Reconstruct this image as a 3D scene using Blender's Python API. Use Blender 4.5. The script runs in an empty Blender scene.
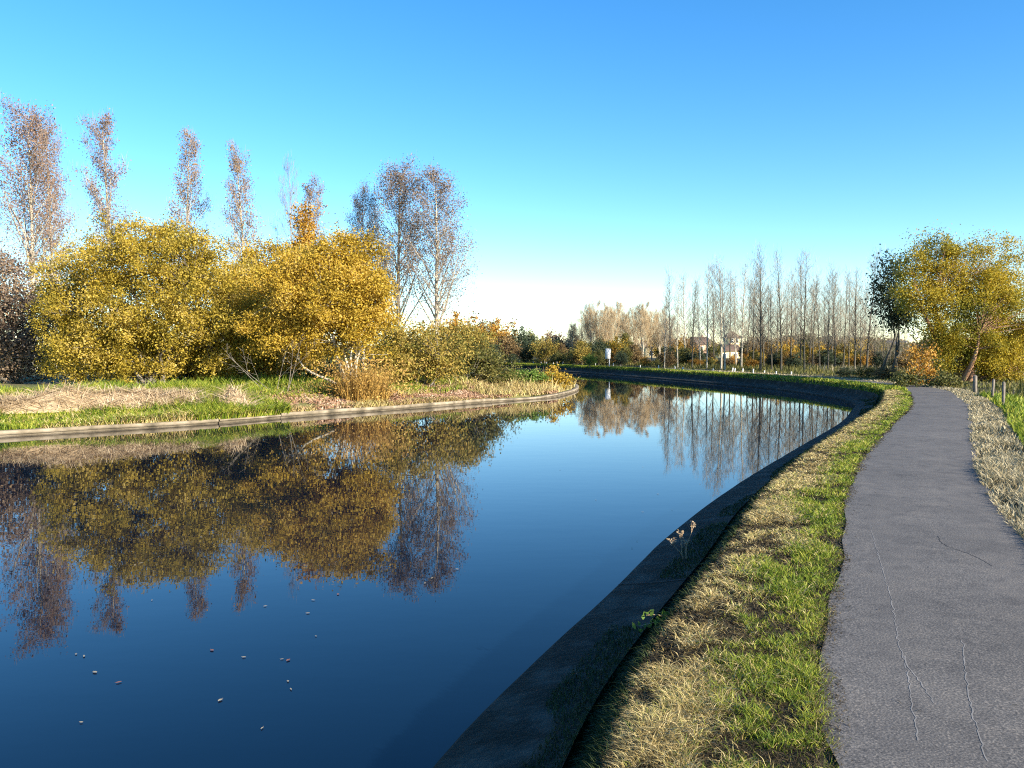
import bpy, math, random
import numpy as np
from mathutils import Vector
R = math.radians
random.seed(4); RNG = np.random.default_rng(11)
scene = bpy.context.scene
COL = scene.collection
CAMH, F, PITCH = 1.7, 800.0, math.atan(34/800)
WZ = -0.63                                     # water level, towpath is z = 0
SUN_EL, SUN_AZ = R(22), math.atan2(.76, -.65)  # azimuth from +Y towards +X

# ------------------------------------------------------------------ camera maths
def ray(px, py):
    u, v = (px-512)/F, (384-py)/F
    return np.array([u, math.cos(PITCH)+v*math.sin(PITCH), -math.sin(PITCH)+v*math.cos(PITCH)])
def at_z(px, py, z):
    d = ray(px, py); t = (z-CAMH)/d[2]
    return np.array([d[0]*t, d[1]*t, z])
def at_Y(px, py, Y):
    d = ray(px, py); t = Y/d[1]
    return np.array([d[0]*t, Y, CAMH+d[2]*t])
def proj_x(X, Y, Z):
    z = Y*math.cos(PITCH)-(Z-CAMH)*math.sin(PITCH)
    return 512+F*X/z

# ------------------------------------------------------------------ materials
def newmat(name):
    m = bpy.data.materials.new(name); m.use_nodes = True
    nt = m.node_tree; nt.nodes.clear()
    out = nt.nodes.new('ShaderNodeOutputMaterial')
    return m, nt, out
def N(nt, t, **kw):
    n = nt.nodes.new(t)
    for k, v in kw.items():
        if k in n.inputs: n.inputs[k].default_value = v
        else: setattr(n, k, v)
    return n
def ramp(nt, stops, interp='LINEAR'):
    r = nt.nodes.new('ShaderNodeValToRGB'); e = r.color_ramp.elements
    r.color_ramp.interpolation = interp
    while len(e) < len(stops): e.new(.5)
    for i, (p, c) in enumerate(stops):
        e[i].position = p; e[i].color = (*c, 1)
    return r
def leafmat(name, cols, transl=.35, patch=.5, scale=.7):
    """leaf colours vary leaf by leaf and, more softly, branch by branch"""
    m, nt, out = newmat(name); L = nt.links.new
    g = N(nt, 'ShaderNodeNewGeometry')
    no = N(nt, 'ShaderNodeTexNoise'); no.inputs['Scale'].default_value = scale; no.inputs['Detail'].default_value = 2
    L(N(nt, 'ShaderNodeTexCoord').outputs['Object'], no.inputs['Vector'])
    mr = N(nt, 'ShaderNodeMapRange'); mr.inputs[1].default_value = .3; mr.inputs[2].default_value = .7
    L(no.outputs['Fac'], mr.inputs[0])
    mx = N(nt, 'ShaderNodeMix'); mx.data_type = 'FLOAT'; mx.inputs[0].default_value = patch
    L(g.outputs['Random Per Island'], mx.inputs[2]); L(mr.outputs[0], mx.inputs[3])
    n = len(cols)
    rp = ramp(nt, [(.12+.76*i/(n-1), c) for i, c in enumerate(cols)])
    L(mx.outputs[0], rp.inputs[0])
    d = N(nt, 'ShaderNodeBsdfPrincipled', Roughness=.62); d.inputs['Specular IOR Level'].default_value = .25
    t = N(nt, 'ShaderNodeBsdfTranslucent')
    L(rp.outputs[0], d.inputs['Base Color']); L(rp.outputs[0], t.inputs['Color'])
    mix = N(nt, 'ShaderNodeMixShader'); mix.inputs[0].default_value = transl
    L(d.outputs[0], mix.inputs[1]); L(t.outputs[0], mix.inputs[2]); L(mix.outputs[0], out.inputs[0])
    return m
def surfmat(name, c1, c2, scale=8, rough=.85, bump=.3, c3=None, stretch=(1, 1, 1), detail=6, dist=.02, spec=.3):
    m, nt, out = newmat(name); L = nt.links.new
    tc = N(nt, 'ShaderNodeTexCoord'); mp = N(nt, 'ShaderNodeMapping'); mp.inputs['Scale'].default_value = stretch
    L(tc.outputs['Object'], mp.inputs[0])
    n1 = N(nt, 'ShaderNodeTexNoise', Scale=scale, Detail=detail); L(mp.outputs[0], n1.inputs['Vector'])
    stops = [(.33, c1), (.66, c2)] if c3 is None else [(.3, c1), (.5, c2), (.7, c3)]
    rp = ramp(nt, stops); L(n1.outputs['Fac'], rp.inputs[0])
    p = N(nt, 'ShaderNodeBsdfPrincipled', Roughness=rough); p.inputs['Specular IOR Level'].default_value = spec
    n2 = N(nt, 'ShaderNodeTexNoise', Scale=scale*5, Detail=4); L(mp.outputs[0], n2.inputs['Vector'])
    b = N(nt, 'ShaderNodeBump', Strength=bump, Distance=dist); L(n2.outputs['Fac'], b.inputs['Height'])
    L(rp.outputs[0], p.inputs['Base Color']); L(b.outputs[0], p.inputs['Normal']); L(p.outputs[0], out.inputs[0])
    return m

def water_mat():
    m, nt, out = newmat('canal_water'); L = nt.links.new
    tc = N(nt, 'ShaderNodeTexCoord')
    mp = N(nt, 'ShaderNodeMapping'); mp.inputs['Scale'].default_value = (.55, 1.0, 1); L(tc.outputs['Object'], mp.inputs[0])
    n1 = N(nt, 'ShaderNodeTexNoise', Scale=2.2, Detail=3, Roughness=.5); L(mp.outputs[0], n1.inputs['Vector'])
    b = N(nt, 'ShaderNodeBump', Strength=.018, Distance=.05); L(n1.outputs['Fac'], b.inputs['Height'])
    p = N(nt, 'ShaderNodeBsdfPrincipled', Roughness=.01, IOR=1.34)
    p.inputs['Base Color'].default_value = (.0012, .0055, .015, 1)
    L(b.outputs[0], p.inputs['Normal']); L(p.outputs[0], out.inputs[0])
    return m
def asphalt_mat():
    m, nt, out = newmat('worn_asphalt'); L = nt.links.new
    tc = N(nt, 'ShaderNodeTexCoord')
    big = N(nt, 'ShaderNodeTexNoise', Scale=.8, Detail=5); L(tc.outputs['Object'], big.inputs['Vector'])
    fine = N(nt, 'ShaderNodeTexNoise', Scale=95, Detail=3, Roughness=.7); L(tc.outputs['Object'], fine.inputs['Vector'])
    vo = N(nt, 'ShaderNodeTexVoronoi', Scale=75); L(tc.outputs['Object'], vo.inputs['Vector'])
    r1 = ramp(nt, [(.25, (.094, .086, .078)), (.55, (.116, .106, .096)), (.8, (.140, .128, .115))]); L(big.outputs['Fac'], r1.inputs[0])
    r2 = ramp(nt, [(.3, (.4, .4, .41)), (.52, (.95, .95, .95)), (.72, (2.2, 2.1, 1.95))]); L(fine.outputs['Fac'], r2.inputs[0])
    med = N(nt, 'ShaderNodeTexNoise', Scale=4.5, Detail=6, Roughness=.65, Distortion=.6); L(tc.outputs['Object'], med.inputs['Vector'])
    r3 = ramp(nt, [(.3, (.72, .72, .73)), (.5, (1, 1, 1)), (.72, (1.22, 1.19, 1.14))]); L(med.outputs['Fac'], r3.inputs[0])
    m0 = N(nt, 'ShaderNodeMix'); m0.data_type = 'RGBA'; m0.blend_type = 'MULTIPLY'; m0.inputs[0].default_value = 1
    L(r1.outputs[0], m0.inputs[6]); L(r3.outputs[0], m0.inputs[7])
    mx = N(nt, 'ShaderNodeMix'); mx.data_type = 'RGBA'; mx.blend_type = 'MULTIPLY'; mx.inputs[0].default_value = 1
    L(m0.outputs[2], mx.inputs[6]); L(r2.outputs[0], mx.inputs[7])
    p = N(nt, 'ShaderNodeBsdfPrincipled', Roughness=.82); p.inputs['Specular IOR Level'].default_value = .3
    ad = N(nt, 'ShaderNodeMath', operation='ADD'); L(vo.outputs['Distance'], ad.inputs[0]); L(fine.outputs['Fac'], ad.inputs[1])
    b = N(nt, 'ShaderNodeBump', Strength=.3, Distance=.004); L(ad.outputs[0], b.inputs['Height'])
    L(mx.outputs[2], p.inputs['Base Color']); L(b.outputs[0], p.inputs['Normal']); L(p.outputs[0], out.inputs[0])
    return m

M = {}
M['water'] = water_mat()
M['asphalt'] = asphalt_mat()
M['crack'] = surfmat('crack_filling', (.15, .14, .128), (.25, .232, .212), 9, .9, 0)
M['crack_dark'] = surfmat('crack_shade', (.02, .02, .02), (.05, .045, .04), 20)
M['concrete'] = surfmat('mossy_shade_dark_concrete', (.005, .008, .004), (.013, .014, .010), 3.2, .95, .9, (.05, .048, .040), (1, 1, 1))  # moss tones, blackened further so the colour carries the bank's shade
M['kerb'] = surfmat('pale_kerb_concrete', (.09, .075, .05), (.21, .17, .115), 2.2, .9, .6, (.33, .275, .20))
M['soil'] = surfmat('verge_soil', (.02, .018, .009), (.04, .034, .016), 3, .95, .6, (.05, .06, .015))
M['meadow'] = surfmat('meadow_turf', (.07, .09, .025), (.13, .14, .045), .25, .95, .5, (.17, .15, .07))
M['bankturf'] = surfmat('bank_turf', (.08, .10, .025), (.13, .13, .04), .9, .95, .6, (.22, .15, .08))
M['bark'] = surfmat('grey_brown_bark', (.10, .085, .065), (.22, .19, .15), 3, .9, .6, stretch=(3, 3, .6))
M['palebark'] = surfmat('pale_poplar_bark', (.34, .29, .21), (.52, .46, .35), 2, .9, .4, stretch=(2, 2, .7))
M['shadebark'] = surfmat('shaded_poplar_bark', (.05, .045, .034), (.10, .09, .066), 2, .9, .4, stretch=(2, 2, .7))  # sun shading of the poplar trunks put into a darker bark
M['redbark'] = surfmat('red_brown_bark', (.20, .11, .06), (.34, .20, .12), 3, .9, .5, stretch=(3, 3, .6))
M['twig'] = surfmat('tan_twigs', (.34, .25, .14), (.50, .38, .22), .5, .9, 0)
M['twigdark'] = surfmat('grey_twigs', (.22, .19, .14), (.34, .29, .21), .5, .9, 0)
M['twigpurple'] = surfmat('mauve_twigs', (.19, .145, .115), (.30, .235, .18), .5, .9, 0)
M['willow'] = leafmat('golden_willow_leaves', [(.17, .125, .018), (.40, .275, .03), (.57, .385, .045), (.62, .45, .13)], .42, .5)
M['willowgreen'] = leafmat('olive_gold_willow_leaves', [(.14, .12, .018), (.33, .25, .03), (.50, .36, .045), (.58, .44, .13)], .42, .5)
M['amber'] = leafmat('amber_leaves', [(.20, .09, .012), (.45, .25, .03), (.58, .34, .05)], .3, .4)
M['mauve'] = leafmat('mauve_brown_leaves', [(.11, .07, .055), (.24, .15, .105), (.38, .25, .15)], .25, .4)
M['russet'] = leafmat('russet_leaves', [(.12, .07, .045), (.28, .165, .08), (.44, .27, .09)], .25, .4)
M['purplegrey'] = leafmat('purple_grey_leaves', [(.10, .07, .055), (.22, .155, .11), (.34, .24, .13)], .25, .4)
M['rust'] = leafmat('rust_dry_leaves', [(.20, .11, .03), (.42, .25, .06), (.54, .36, .10)], .25, .3)
M['scrub'] = leafmat('olive_scrub_leaves', [(.10, .11, .02), (.25, .20, .04), (.40, .27, .06), (.30, .28, .05)], .3, .5)
M['gold'] = leafmat('gold_leaves', [(.22, .15, .02), (.42, .28, .03), (.52, .33, .05)], .3, .4)
M['orange'] = leafmat('orange_leaves', [(.26, .12, .02), (.45, .23, .03), (.52, .33, .07)], .3, .4)
M['olive'] = leafmat('olive_leaves', [(.05, .06, .015), (.12, .12, .03), (.22, .18, .05)], .3, .5)
M['brown'] = leafmat('brown_leaves', [(.09, .06, .03), (.20, .13, .05), (.28, .20, .09)], .25, .4)
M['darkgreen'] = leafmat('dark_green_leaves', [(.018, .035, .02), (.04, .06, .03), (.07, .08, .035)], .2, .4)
M['green'] = leafmat('green_leaves', [(.06, .11, .02), (.12, .20, .03), (.20, .26, .05)], .35, .4)
M['righttree'] = leafmat('yellowing_leaves', [(.11, .12, .02), (.30, .26, .03), (.50, .36, .03), (.26, .24, .05)], .42, .65, .35)
M['grassgreen'] = leafmat('green_grass_blades', [(.04, .075, .008), (.13, .20, .015), (.28, .32, .03), (.44, .40, .07)], .35, .35, 1.5)
M['grassdry'] = leafmat('dry_grass_blades', [(.16, .11, .035), (.42, .31, .11), (.68, .54, .27), (.34, .33, .07)], .25, .35, 1.5)
M['grassgrey'] = leafmat('bleached_grass_blades', [(.20, .16, .08), (.38, .32, .19), (.52, .45, .29)], .25, .35, 1.5)
M['straw'] = leafmat('cut_reed_straw', [(.28, .19, .10), (.48, .36, .22), (.62, .50, .34)], .2, .3, 1.5)
M['litter'] = leafmat('fallen_leaf_litter', [(.16, .08, .045), (.34, .19, .11), (.50, .36, .25)], .15, .4, 1.0)
M['whitepaint'] = surfmat('weathered_white_paint', (.62, .60, .55), (.80, .79, .75), 6, .5, .1)
M['postgrey'] = surfmat('weathered_post_wood', (.12, .10, .08), (.21, .18, .145), 6, .9, .4, stretch=(4, 4, 1))
M['signgrey'] = surfmat('grey_metal', (.42, .43, .44), (.5, .51, .52), 8, .45, .05)
M['cream'] = surfmat('cream_render', (.68, .52, .27), (.78, .62, .36), .8, .85, .1)
M['pink'] = surfmat('pink_brick', (.42, .25, .17), (.52, .33, .23), 1.5, .85, .1)
M['whitewall'] = surfmat('white_render', (.66, .64, .60), (.74, .72, .68), .8, .85, .1)
M['tile'] = surfmat('brown_roof_tiles', (.10, .065, .045), (.17, .11, .075), 2, .85, .3)
M['slate'] = surfmat('blue_grey_slate', (.06, .065, .085), (.10, .105, .13), 2, .6, .3)
M['glass'] = surfmat('dark_window_glass', (.02, .025, .03), (.04, .045, .05), 1, .1, 0)
M['floatleaf'] = leafmat('pale_fallen_leaf', [(.16, .11, .05), (.34, .28, .17), (.50, .46, .38)], .1, .2)
M['brownleaf'] = leafmat('brown_fallen_leaf', [(.16, .07, .05), (.28, .13, .09)], .1, .2)
M['drystalk'] = surfmat('dry_stalk', (.30, .20, .12), (.42, .30, .19), 20, .9, .1)

# ------------------------------------------------------------------ mesh building
class MB:
    def __init__(s): s.v = []; s.q = []; s.t = []; s.n = 0
    def add(s, v, q=None, t=None):
        v = np.asarray(v, float).reshape(-1, 3)
        if q is not None and len(q): s.q.append(np.asarray(q, np.int64).reshape(-1, 4)+s.n)
        if t is not None and len(t): s.t.append(np.asarray(t, np.int64).reshape(-1, 3)+s.n)
        s.v.append(v); s.n += len(v)
    def box(s, c, d, rz=0):
        x, y, z = d[0]/2, d[1]/2, d[2]/2
        v = np.array([[-x,-y,-z],[x,-y,-z],[x,y,-z],[-x,y,-z],[-x,-y,z],[x,-y,z],[x,y,z],[-x,y,z]])
        ca, sa = math.cos(rz), math.sin(rz)
        v = v @ np.array([[ca, sa, 0], [-sa, ca, 0], [0, 0, 1]])
        s.add(v+np.asarray(c, float), [[0,3,2,1],[4,5,6,7],[0,1,5,4],[1,2,6,5],[2,3,7,6],[3,0,4,7]])
    def tube(s, pts, rad, k=5):
        pts = np.asarray(pts, float); n = len(pts); rad = np.broadcast_to(np.asarray(rad, float), (n,))
        d = np.gradient(pts, axis=0); d /= np.linalg.norm(d, axis=1)[:, None]+1e-9
        ref = np.array([1., 0, 0]) if abs(d[0][0]) < .8 else np.array([0, 1., 0])
        a = np.cross(d, ref); a /= np.linalg.norm(a, axis=1)[:, None]+1e-9; b = np.cross(d, a)
        th = np.arange(k)*2*math.pi/k
        v = pts[:, None]+rad[:, None, None]*(np.cos(th)[None, :, None]*a[:, None]+np.sin(th)[None, :, None]*b[:, None])
        i = np.arange(n-1)[:, None]*k; j = np.arange(k)[None]; j2 = (j+1) % k
        q = np.stack([i+j, i+j2, i+k+j2, i+k+j], -1).reshape(-1, 4)
        s.add(v.reshape(-1, 3), q)
    def leaves(s, c, L, W, rng, up=.0):
        n = len(c)
        a = rng.normal(size=(n, 3)); a[:, 2] -= up; a /= np.linalg.norm(a, axis=1)[:, None]
        b = np.cross(a, rng.normal(size=(n, 3))); b /= np.linalg.norm(b, axis=1)[:, None]
        sc = rng.uniform(.65, 1.35, (n, 1))
        a = a*sc*L/2; b = b*sc*W/2
        v = np.stack([c-a, c+b-a*.1, c+a, c-b-a*.1], 1).reshape(-1, 3)
        s.add(v, np.arange(4*n).reshape(-1, 4))
    def blades(s, p, h, w, lean, rng, curl=.6):
        """tapered bent blades: root p, length h, width w, tip displaced by lean*h"""
        n = len(p); h = np.broadcast_to(h, (n,))[:, None]; w = np.broadcast_to(w, (n,))[:, None]
        th = rng.uniform(0, 2*math.pi, n)
        side = np.stack([np.cos(th), np.sin(th), np.zeros(n)], 1)
        ln = np.asarray(lean, float)
        hl = np.clip(np.linalg.norm(ln, axis=1), 0, .992)[:, None]
        upv = np.array([0, 0, 1.])
        mid = p+ln*h*.5*curl+upv*h*.55*np.sqrt(1-(hl*curl)**2)
        tip = p+ln*h+upv*h*np.sqrt(1-hl**2)
        v = np.stack([p-side*w/2, p+side*w/2, mid+side*w*.42, mid-side*w*.42, tip], 1).reshape(-1, 3)
        o = np.arange(n)*5
        s.add(v, np.stack([o, o+1, o+2, o+3], 1), np.stack([o+3, o+2, o+4], 1))
    def mesh(s, name, mat, smooth=False):
        me = bpy.data.meshes.new(name)
        v = np.concatenate(s.v)
        q = np.concatenate(s.q) if s.q else np.zeros((0, 4), np.int64)
        t = np.concatenate(s.t) if s.t else np.zeros((0, 3), np.int64)
        me.vertices.add(len(v)); me.vertices.foreach_set('co', v.astype(np.float32).ravel())
        me.loops.add(q.size+t.size)
        me.loops.foreach_set('vertex_index', np.concatenate([q.ravel(), t.ravel()]).astype(np.int32))
        me.polygons.add(len(q)+len(t))
        ls = np.concatenate([np.arange(len(q))*4, q.size+np.arange(len(t))*3]).astype(np.int32)
        me.polygons.foreach_set('loop_start', ls)
        if smooth: me.polygons.foreach_set('use_smooth', np.ones(len(q)+len(t), bool))
        me.materials.append(mat); me.update(calc_edges=True); me.validate()
        return me
    def build(s, name, mat, parent=None, smooth=False):
        o = bpy.data.objects.new(name, s.mesh(name, mat, smooth)); COL.objects.link(o)
        if parent: o.parent = parent
        return o
def tag(o, label=None, cat=None, group=None, kind=None):
    if label: o['label'] = label
    if cat: o['category'] = cat
    if group: o['group'] = group
    if kind: o['kind'] = kind
    return o
def thing(name, label, cat, loc=(0, 0, 0), rz=0, group=None):
    o = bpy.data.objects.new(name, None); COL.objects.link(o)
    o.location = [float(x) for x in loc]; o.rotation_euler.z = rz; o.empty_display_size = .3
    return tag(o, label, cat, group)
def struct(o, label, cat): return tag(o, label, cat, kind='structure')
def dup(root, loc, rz, scale, label, cat=None, group=None, mats=None, name=None):
    r = root.copy(); COL.objects.link(r)
    r.location = [float(x) for x in loc]; r.rotation_euler = (0, 0, rz)
    r.scale = scale if hasattr(scale, '__len__') else (scale,)*3
    if name: r.name = name
    r['label'] = label
    if cat: r['category'] = cat
    if group: r['group'] = group
    elif 'group' in r: del r['group']
    for ch in root.children:
        c = ch.copy(); COL.objects.link(c); c.parent = r
        key = ch.name.split('.')[0]
        if mats and key in mats:
            c.material_slots[0].link = 'OBJECT'; c.material_slots[0].material = M[mats[key]]
    return r

# smooth value noise for numpy
_T = np.random.default_rng(5).random((256, 256))
def vnoise(x, y):
    x = np.asarray(x, float); y = np.asarray(y, float)
    xi = np.floor(x).astype(int); yi = np.floor(y).astype(int); fx = x-xi; fy = y-yi
    fx = fx*fx*(3-2*fx); fy = fy*fy*(3-2*fy)
    g = lambda a, b: _T[a % 256, b % 256]
    return (g(xi, yi)*(1-fx)+g(xi+1, yi)*fx)*(1-fy)+(g(xi, yi+1)*(1-fx)+g(xi+1, yi+1)*fx)*fy

# ------------------------------------------------------------------ canal curves
def spline(P, step):
    P = np.asarray(P, float); out = []
    E = np.vstack([2*P[0]-P[1], P, 2*P[-1]-P[-2]])
    for i in range(1, len(E)-2):
        p0, p1, p2, p3 = E[i-1:i+3]
        t0 = 0; t1 = np.linalg.norm(p1-p0)**.5; t2 = t1+np.linalg.norm(p2-p1)**.5; t3 = t2+np.linalg.norm(p3-p2)**.5
        t = np.linspace(t1, t2, 40, endpoint=False)[:, None]
        A1 = (t1-t)/(t1-t0)*p0+(t-t0)/(t1-t0)*p1; A2 = (t2-t)/(t2-t1)*p1+(t-t1)/(t2-t1)*p2; A3 = (t3-t)/(t3-t2)*p2+(t-t2)/(t3-t2)*p3
        B1 = (t2-t)/(t2-t0)*A1+(t-t0)/(t2-t0)*A2; B2 = (t3-t)/(t3-t1)*A2+(t-t1)/(t3-t1)*A3
        out.append((t2-t)/(t2-t1)*B1+(t-t1)/(t2-t1)*B2)
    out = np.vstack(out+[P[-1:]])
    s = np.concatenate([[0], np.cumsum(np.linalg.norm(np.diff(out, axis=0), axis=1))])
    n = int(s[-1]/step)+1; q = np.linspace(0, s[-1], n)
    r = np.stack([np.interp(q, s, out[:, i]) for i in range(2)], 1)
    for _ in range(3): r[1:-1] = (r[:-2]+2*r[1:-1]+r[2:])/4
    return r
def normals(c):
    d = np.gradient(c, axis=0); d /= np.linalg.norm(d, axis=1)[:, None]
    return np.stack([d[:, 1], -d[:, 0]], 1)          # right-hand side
near = [at_z(px, py, 0)[:2] for px, py in [(610,768),(640,680),(690,600),(735,540),(760,500),(800,460),(850,425),(880,405)]]
farw = np.array([at_z(px, py, WZ)[:2] for px, py in [(820,396),(760,388),(700,382.5),(640,377.5),(580,373)]])
farw = np.vstack([farw, [[1.0, 94], [-8, 108], [-26, 128], [-60, 152]]])
far = farw+1.12*normals(farw)
G = spline(np.vstack([[[-40, -30], [-14, -14], [-4, -5.5], [-.9, -.4]], near, [[13.6, 29.2], [15.9, 34.4]], far]), .3)
GN = normals(G)
GS = np.concatenate([[0], np.cumsum(np.linalg.norm(np.diff(G, axis=0), axis=1))])
S0 = GS[np.argmin(np.linalg.norm(G-near[0], axis=1))]       # arc length abreast of the picture's bottom edge
def gpt(s, d):
    i = np.interp(s, GS, np.arange(len(GS))); a = np.clip(np.floor(i).astype(int), 0, len(G)-2); f = (i-a)[..., None]
    p = G[a]*(1-f)+G[a+1]*f; n = GN[a]*(1-f)+GN[a+1]*f
    return p+n*np.asarray(d)[..., None]
farmask = G[:, 1] > 38
def far_at(px, off):
    """point on the far bank, off metres behind its edge, seen at picture column px"""
    P = G[farmask]+GN[farmask]*off
    X = proj_x(P[:, 0], P[:, 1], 0.0)
    i = np.argmin(abs(X-px)); return P[i]

def drop(s):            # how far the land right of the path falls away
    t = np.clip((s-S0-23)/14, 0, 1); return .95*(1-t*t*(3-2*t))
def outer_z(s, d):
    z = np.interp(d, [-.34, -.2, -.1, 0, .15, 3.0, 3.6], [-.40, -.25, -.1, 0, .02, .02, .05])
    e = np.clip((d-3.3)/3.6, 0, 1); e = e*e*(3-2*e)
    return z-drop(s)*e*(d > 3.3)
def loft(offs, zf, i0=0, i1=None, cap=False):
    mb = MB(); P = G[i0:i1]; Nn = GN[i0:i1]; S = GS[i0:i1]
    V = []
    for o in offs:
        oo = o(S) if callable(o) else np.full(len(S), float(o))
        xy = P+Nn*oo[:, None]; V.append(np.column_stack([xy, zf(S, oo)]))
    V = np.stack(V, 1); n, k = V.shape[:2]
    i = np.arange(n-1)[:, None]*k; j = np.arange(k-1)[None]
    mb.add(V.reshape(-1, 3), np.stack([i+j, i+j+1, i+k+j+1, i+k+j], -1).reshape(-1, 4))
    return mb

# ground sheet to the horizon, far below the banks it is the bed of the canal
g = MB(); rr = np.array([0, 60, 150, 400, 1200, 4000]); th = np.linspace(0, 2*math.pi, 49)[:-1]
V = np.array([[r*math.cos(t), 60+r*math.sin(t), -1.25] for r in rr[1:] for t in th]); V = np.vstack([[[0, 60, -1.25]], V])
q = []; t3 = [[0, 1+i, 1+(i+1) % 48] for i in range(48)]
for k in range(len(rr)-2):
    for i in range(48): q.append([1+k*48+i, 1+(k+1)*48+i, 1+(k+1)*48+(i+1) % 48, 1+k*48+(i+1) % 48])
g.add(V, q, t3)
struct(g.build('ground', M['meadow']), 'flat green brown meadow land reaching the horizon', 'ground')

def outer_rough(s, d):
    z = outer_z(s, d); xy = gpt(s, d)
    z = z+(vnoise(xy[:, 0]*1.7, xy[:, 1]*1.7)-.5)*.05*((d < -.05) | (d > 2.9))+(vnoise(xy[:, 0]*.15, xy[:, 1]*.15)-.5)*.25*np.clip((d-6)/8, 0, 1)
    return np.where(d > 79, -1.5, z)
struct(loft([-.36, -.2, -.1, 0, .15, .5, .9, 2.5, 2.9, 3.2, 3.7, 4.3, 5, 5.8, 6.8, 8, 11, 16, 24, 36, 52, 70, 80], outer_rough).build('towpath_ground', M['soil'], smooth=True),
       'earth bank and verge carrying the towpath', 'ground')
def pw(a, sd): return lambda s: a+.09*(vnoise(s*1.1, s*0+sd)-.5)+.06*(vnoise(s*3.3, s*0+sd+9)-.5)
PL, PR = .88, 2.43
struct(loft([pw(PL, 3), 1.2, 1.65, 2.1, pw(PR, 7)], lambda s, d: .034+.012*(1-((d-1.65)/.8)**2)).build('path', M['asphalt'], smooth=True),
       'grey asphalt towpath curving along the canal', 'path')
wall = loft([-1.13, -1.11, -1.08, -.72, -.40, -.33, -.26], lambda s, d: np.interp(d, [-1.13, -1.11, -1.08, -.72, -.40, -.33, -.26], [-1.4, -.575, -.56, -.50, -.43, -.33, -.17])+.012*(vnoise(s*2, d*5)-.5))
tag(wall.build('canal_wall', M['concrete']), 'mossy concrete canal wall, darkened to hold its shade, curving below the towpath verge', 'canal wall')

jb = MB(); dj = np.array([-1.105, -1.08, -.72, -.40, -.33])
for sj in np.arange(S0-6, S0+110, 5.2):
    zj = np.interp(dj, [-1.13, -1.11, -1.08, -.72, -.40, -.33, -.26], [-1.4, -.575, -.56, -.50, -.43, -.33, -.17])+.008
    A_ = np.column_stack([gpt(np.full(5, sj), dj), zj]); B_ = np.column_stack([gpt(np.full(5, sj+.018), dj), zj]); i = np.arange(4)
    jb.add(np.vstack([A_, B_]), np.stack([i, i+1, i+6, i+5], 1))
jb.build('joint', M['crack_dark'], [o for o in bpy.data.objects if o.name == 'canal_wall'][0])
# left bank curve
LB = [(-75, -32), (-40, -2), (-25, 11.3)]
LB += [tuple(at_z(px, py, WZ)[:2]) for px, py in [(0,437),(100,431),(200,425),(290,417.5),(350,413),(400,409.5),(489,402.5),(545,398.5),(572,393),(579,388.5)]]
LB += [(4.0, 54), (1.5, 63), (-3, 73), (-10, 85), (-24, 101), (-52, 124), (-90, 146)]
LC = spline(LB, .35); LN = -normals(LC); LS = np.concatenate([[0], np.cumsum(np.linalg.norm(np.diff(LC, axis=0), axis=1))])
def lpx(px):   # arc length of the near stretch at a picture column
    m = (LC[:, 1] < 47) & (LC[:, 1] > 12)
    X = proj_x(LC[m][:, 0], LC[m][:, 1], WZ); return LS[m][np.argmin(abs(X-px))]
def lpt(s, d):
    i = np.interp(s, LS, np.arange(len(LS))); a = np.clip(np.floor(i).astype(int), 0, len(LC)-2); f = (i-a)[..., None]
    return LC[a]*(1-f)+LC[a+1]*f+(LN[a]*(1-f)+LN[a+1]*f)*np.asarray(d)[..., None]
def seg_dist(P):
    A = LC[:-1:2]; B = np.vstack([LC[2::2], LC[-1:]])[:len(A)]
    best = np.full(len(P), 1e9); sign = np.zeros(len(P))
    for a, b in zip(A, B):
        ab = b-a; t = np.clip(((P-a)@ab)/(ab@ab+1e-12), 0, 1); c = P-(a+t[:, None]*ab)
        d = np.hypot(c[:, 0], c[:, 1]); m = d < best
        best[m] = d[m]; sg = ab[0]*c[:, 1]-ab[1]*c[:, 0]; sign[m] = np.sign(sg[m])
    return best*np.where(sign >= 0, 1, -1)         # positive on the land (left of the curve)
def left_z_d(d, x, y, cut=-1.6):
    t = np.clip((d-.3)/4.2, 0, 1); z = -.43+.58*(t*t*(3-2*t))
    z = z+(vnoise(x*.9, y*.9)-.5)*.14*np.clip(d/1.5, 0, 1)+(vnoise(x*.2, y*.2)-.5)*.2*np.clip(d/6, 0, 1)
    return np.where(d < .18, cut, z)
def left_z(P): P = np.atleast_2d(P); return left_z_d(seg_dist(P), P[:, 0], P[:, 1])
gx = np.arange(-100, 8, .6); gy = np.arange(-12, 150, .6)
XX, YY = np.meshgrid(gx, gy, indexing='ij'); PP = np.column_stack([XX.ravel(), YY.ravel()])
Z = left_z(PP); nx, ny = XX.shape
i = np.arange(nx-1)[:, None]*ny; j = np.arange(ny-1)[None]
Q = np.stack([i+j, i+ny+j, i+ny+j+1, i+j+1], -1).reshape(-1, 4)
Q = Q[(Z[Q] > -1.5).any(1)]
mb = MB(); mb.add(np.column_stack([PP, Z]), Q)
struct(mb.build('meadow_bank', M['bankturf'], smooth=True), 'low grassy meadow bank across the water', 'bank')
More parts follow.
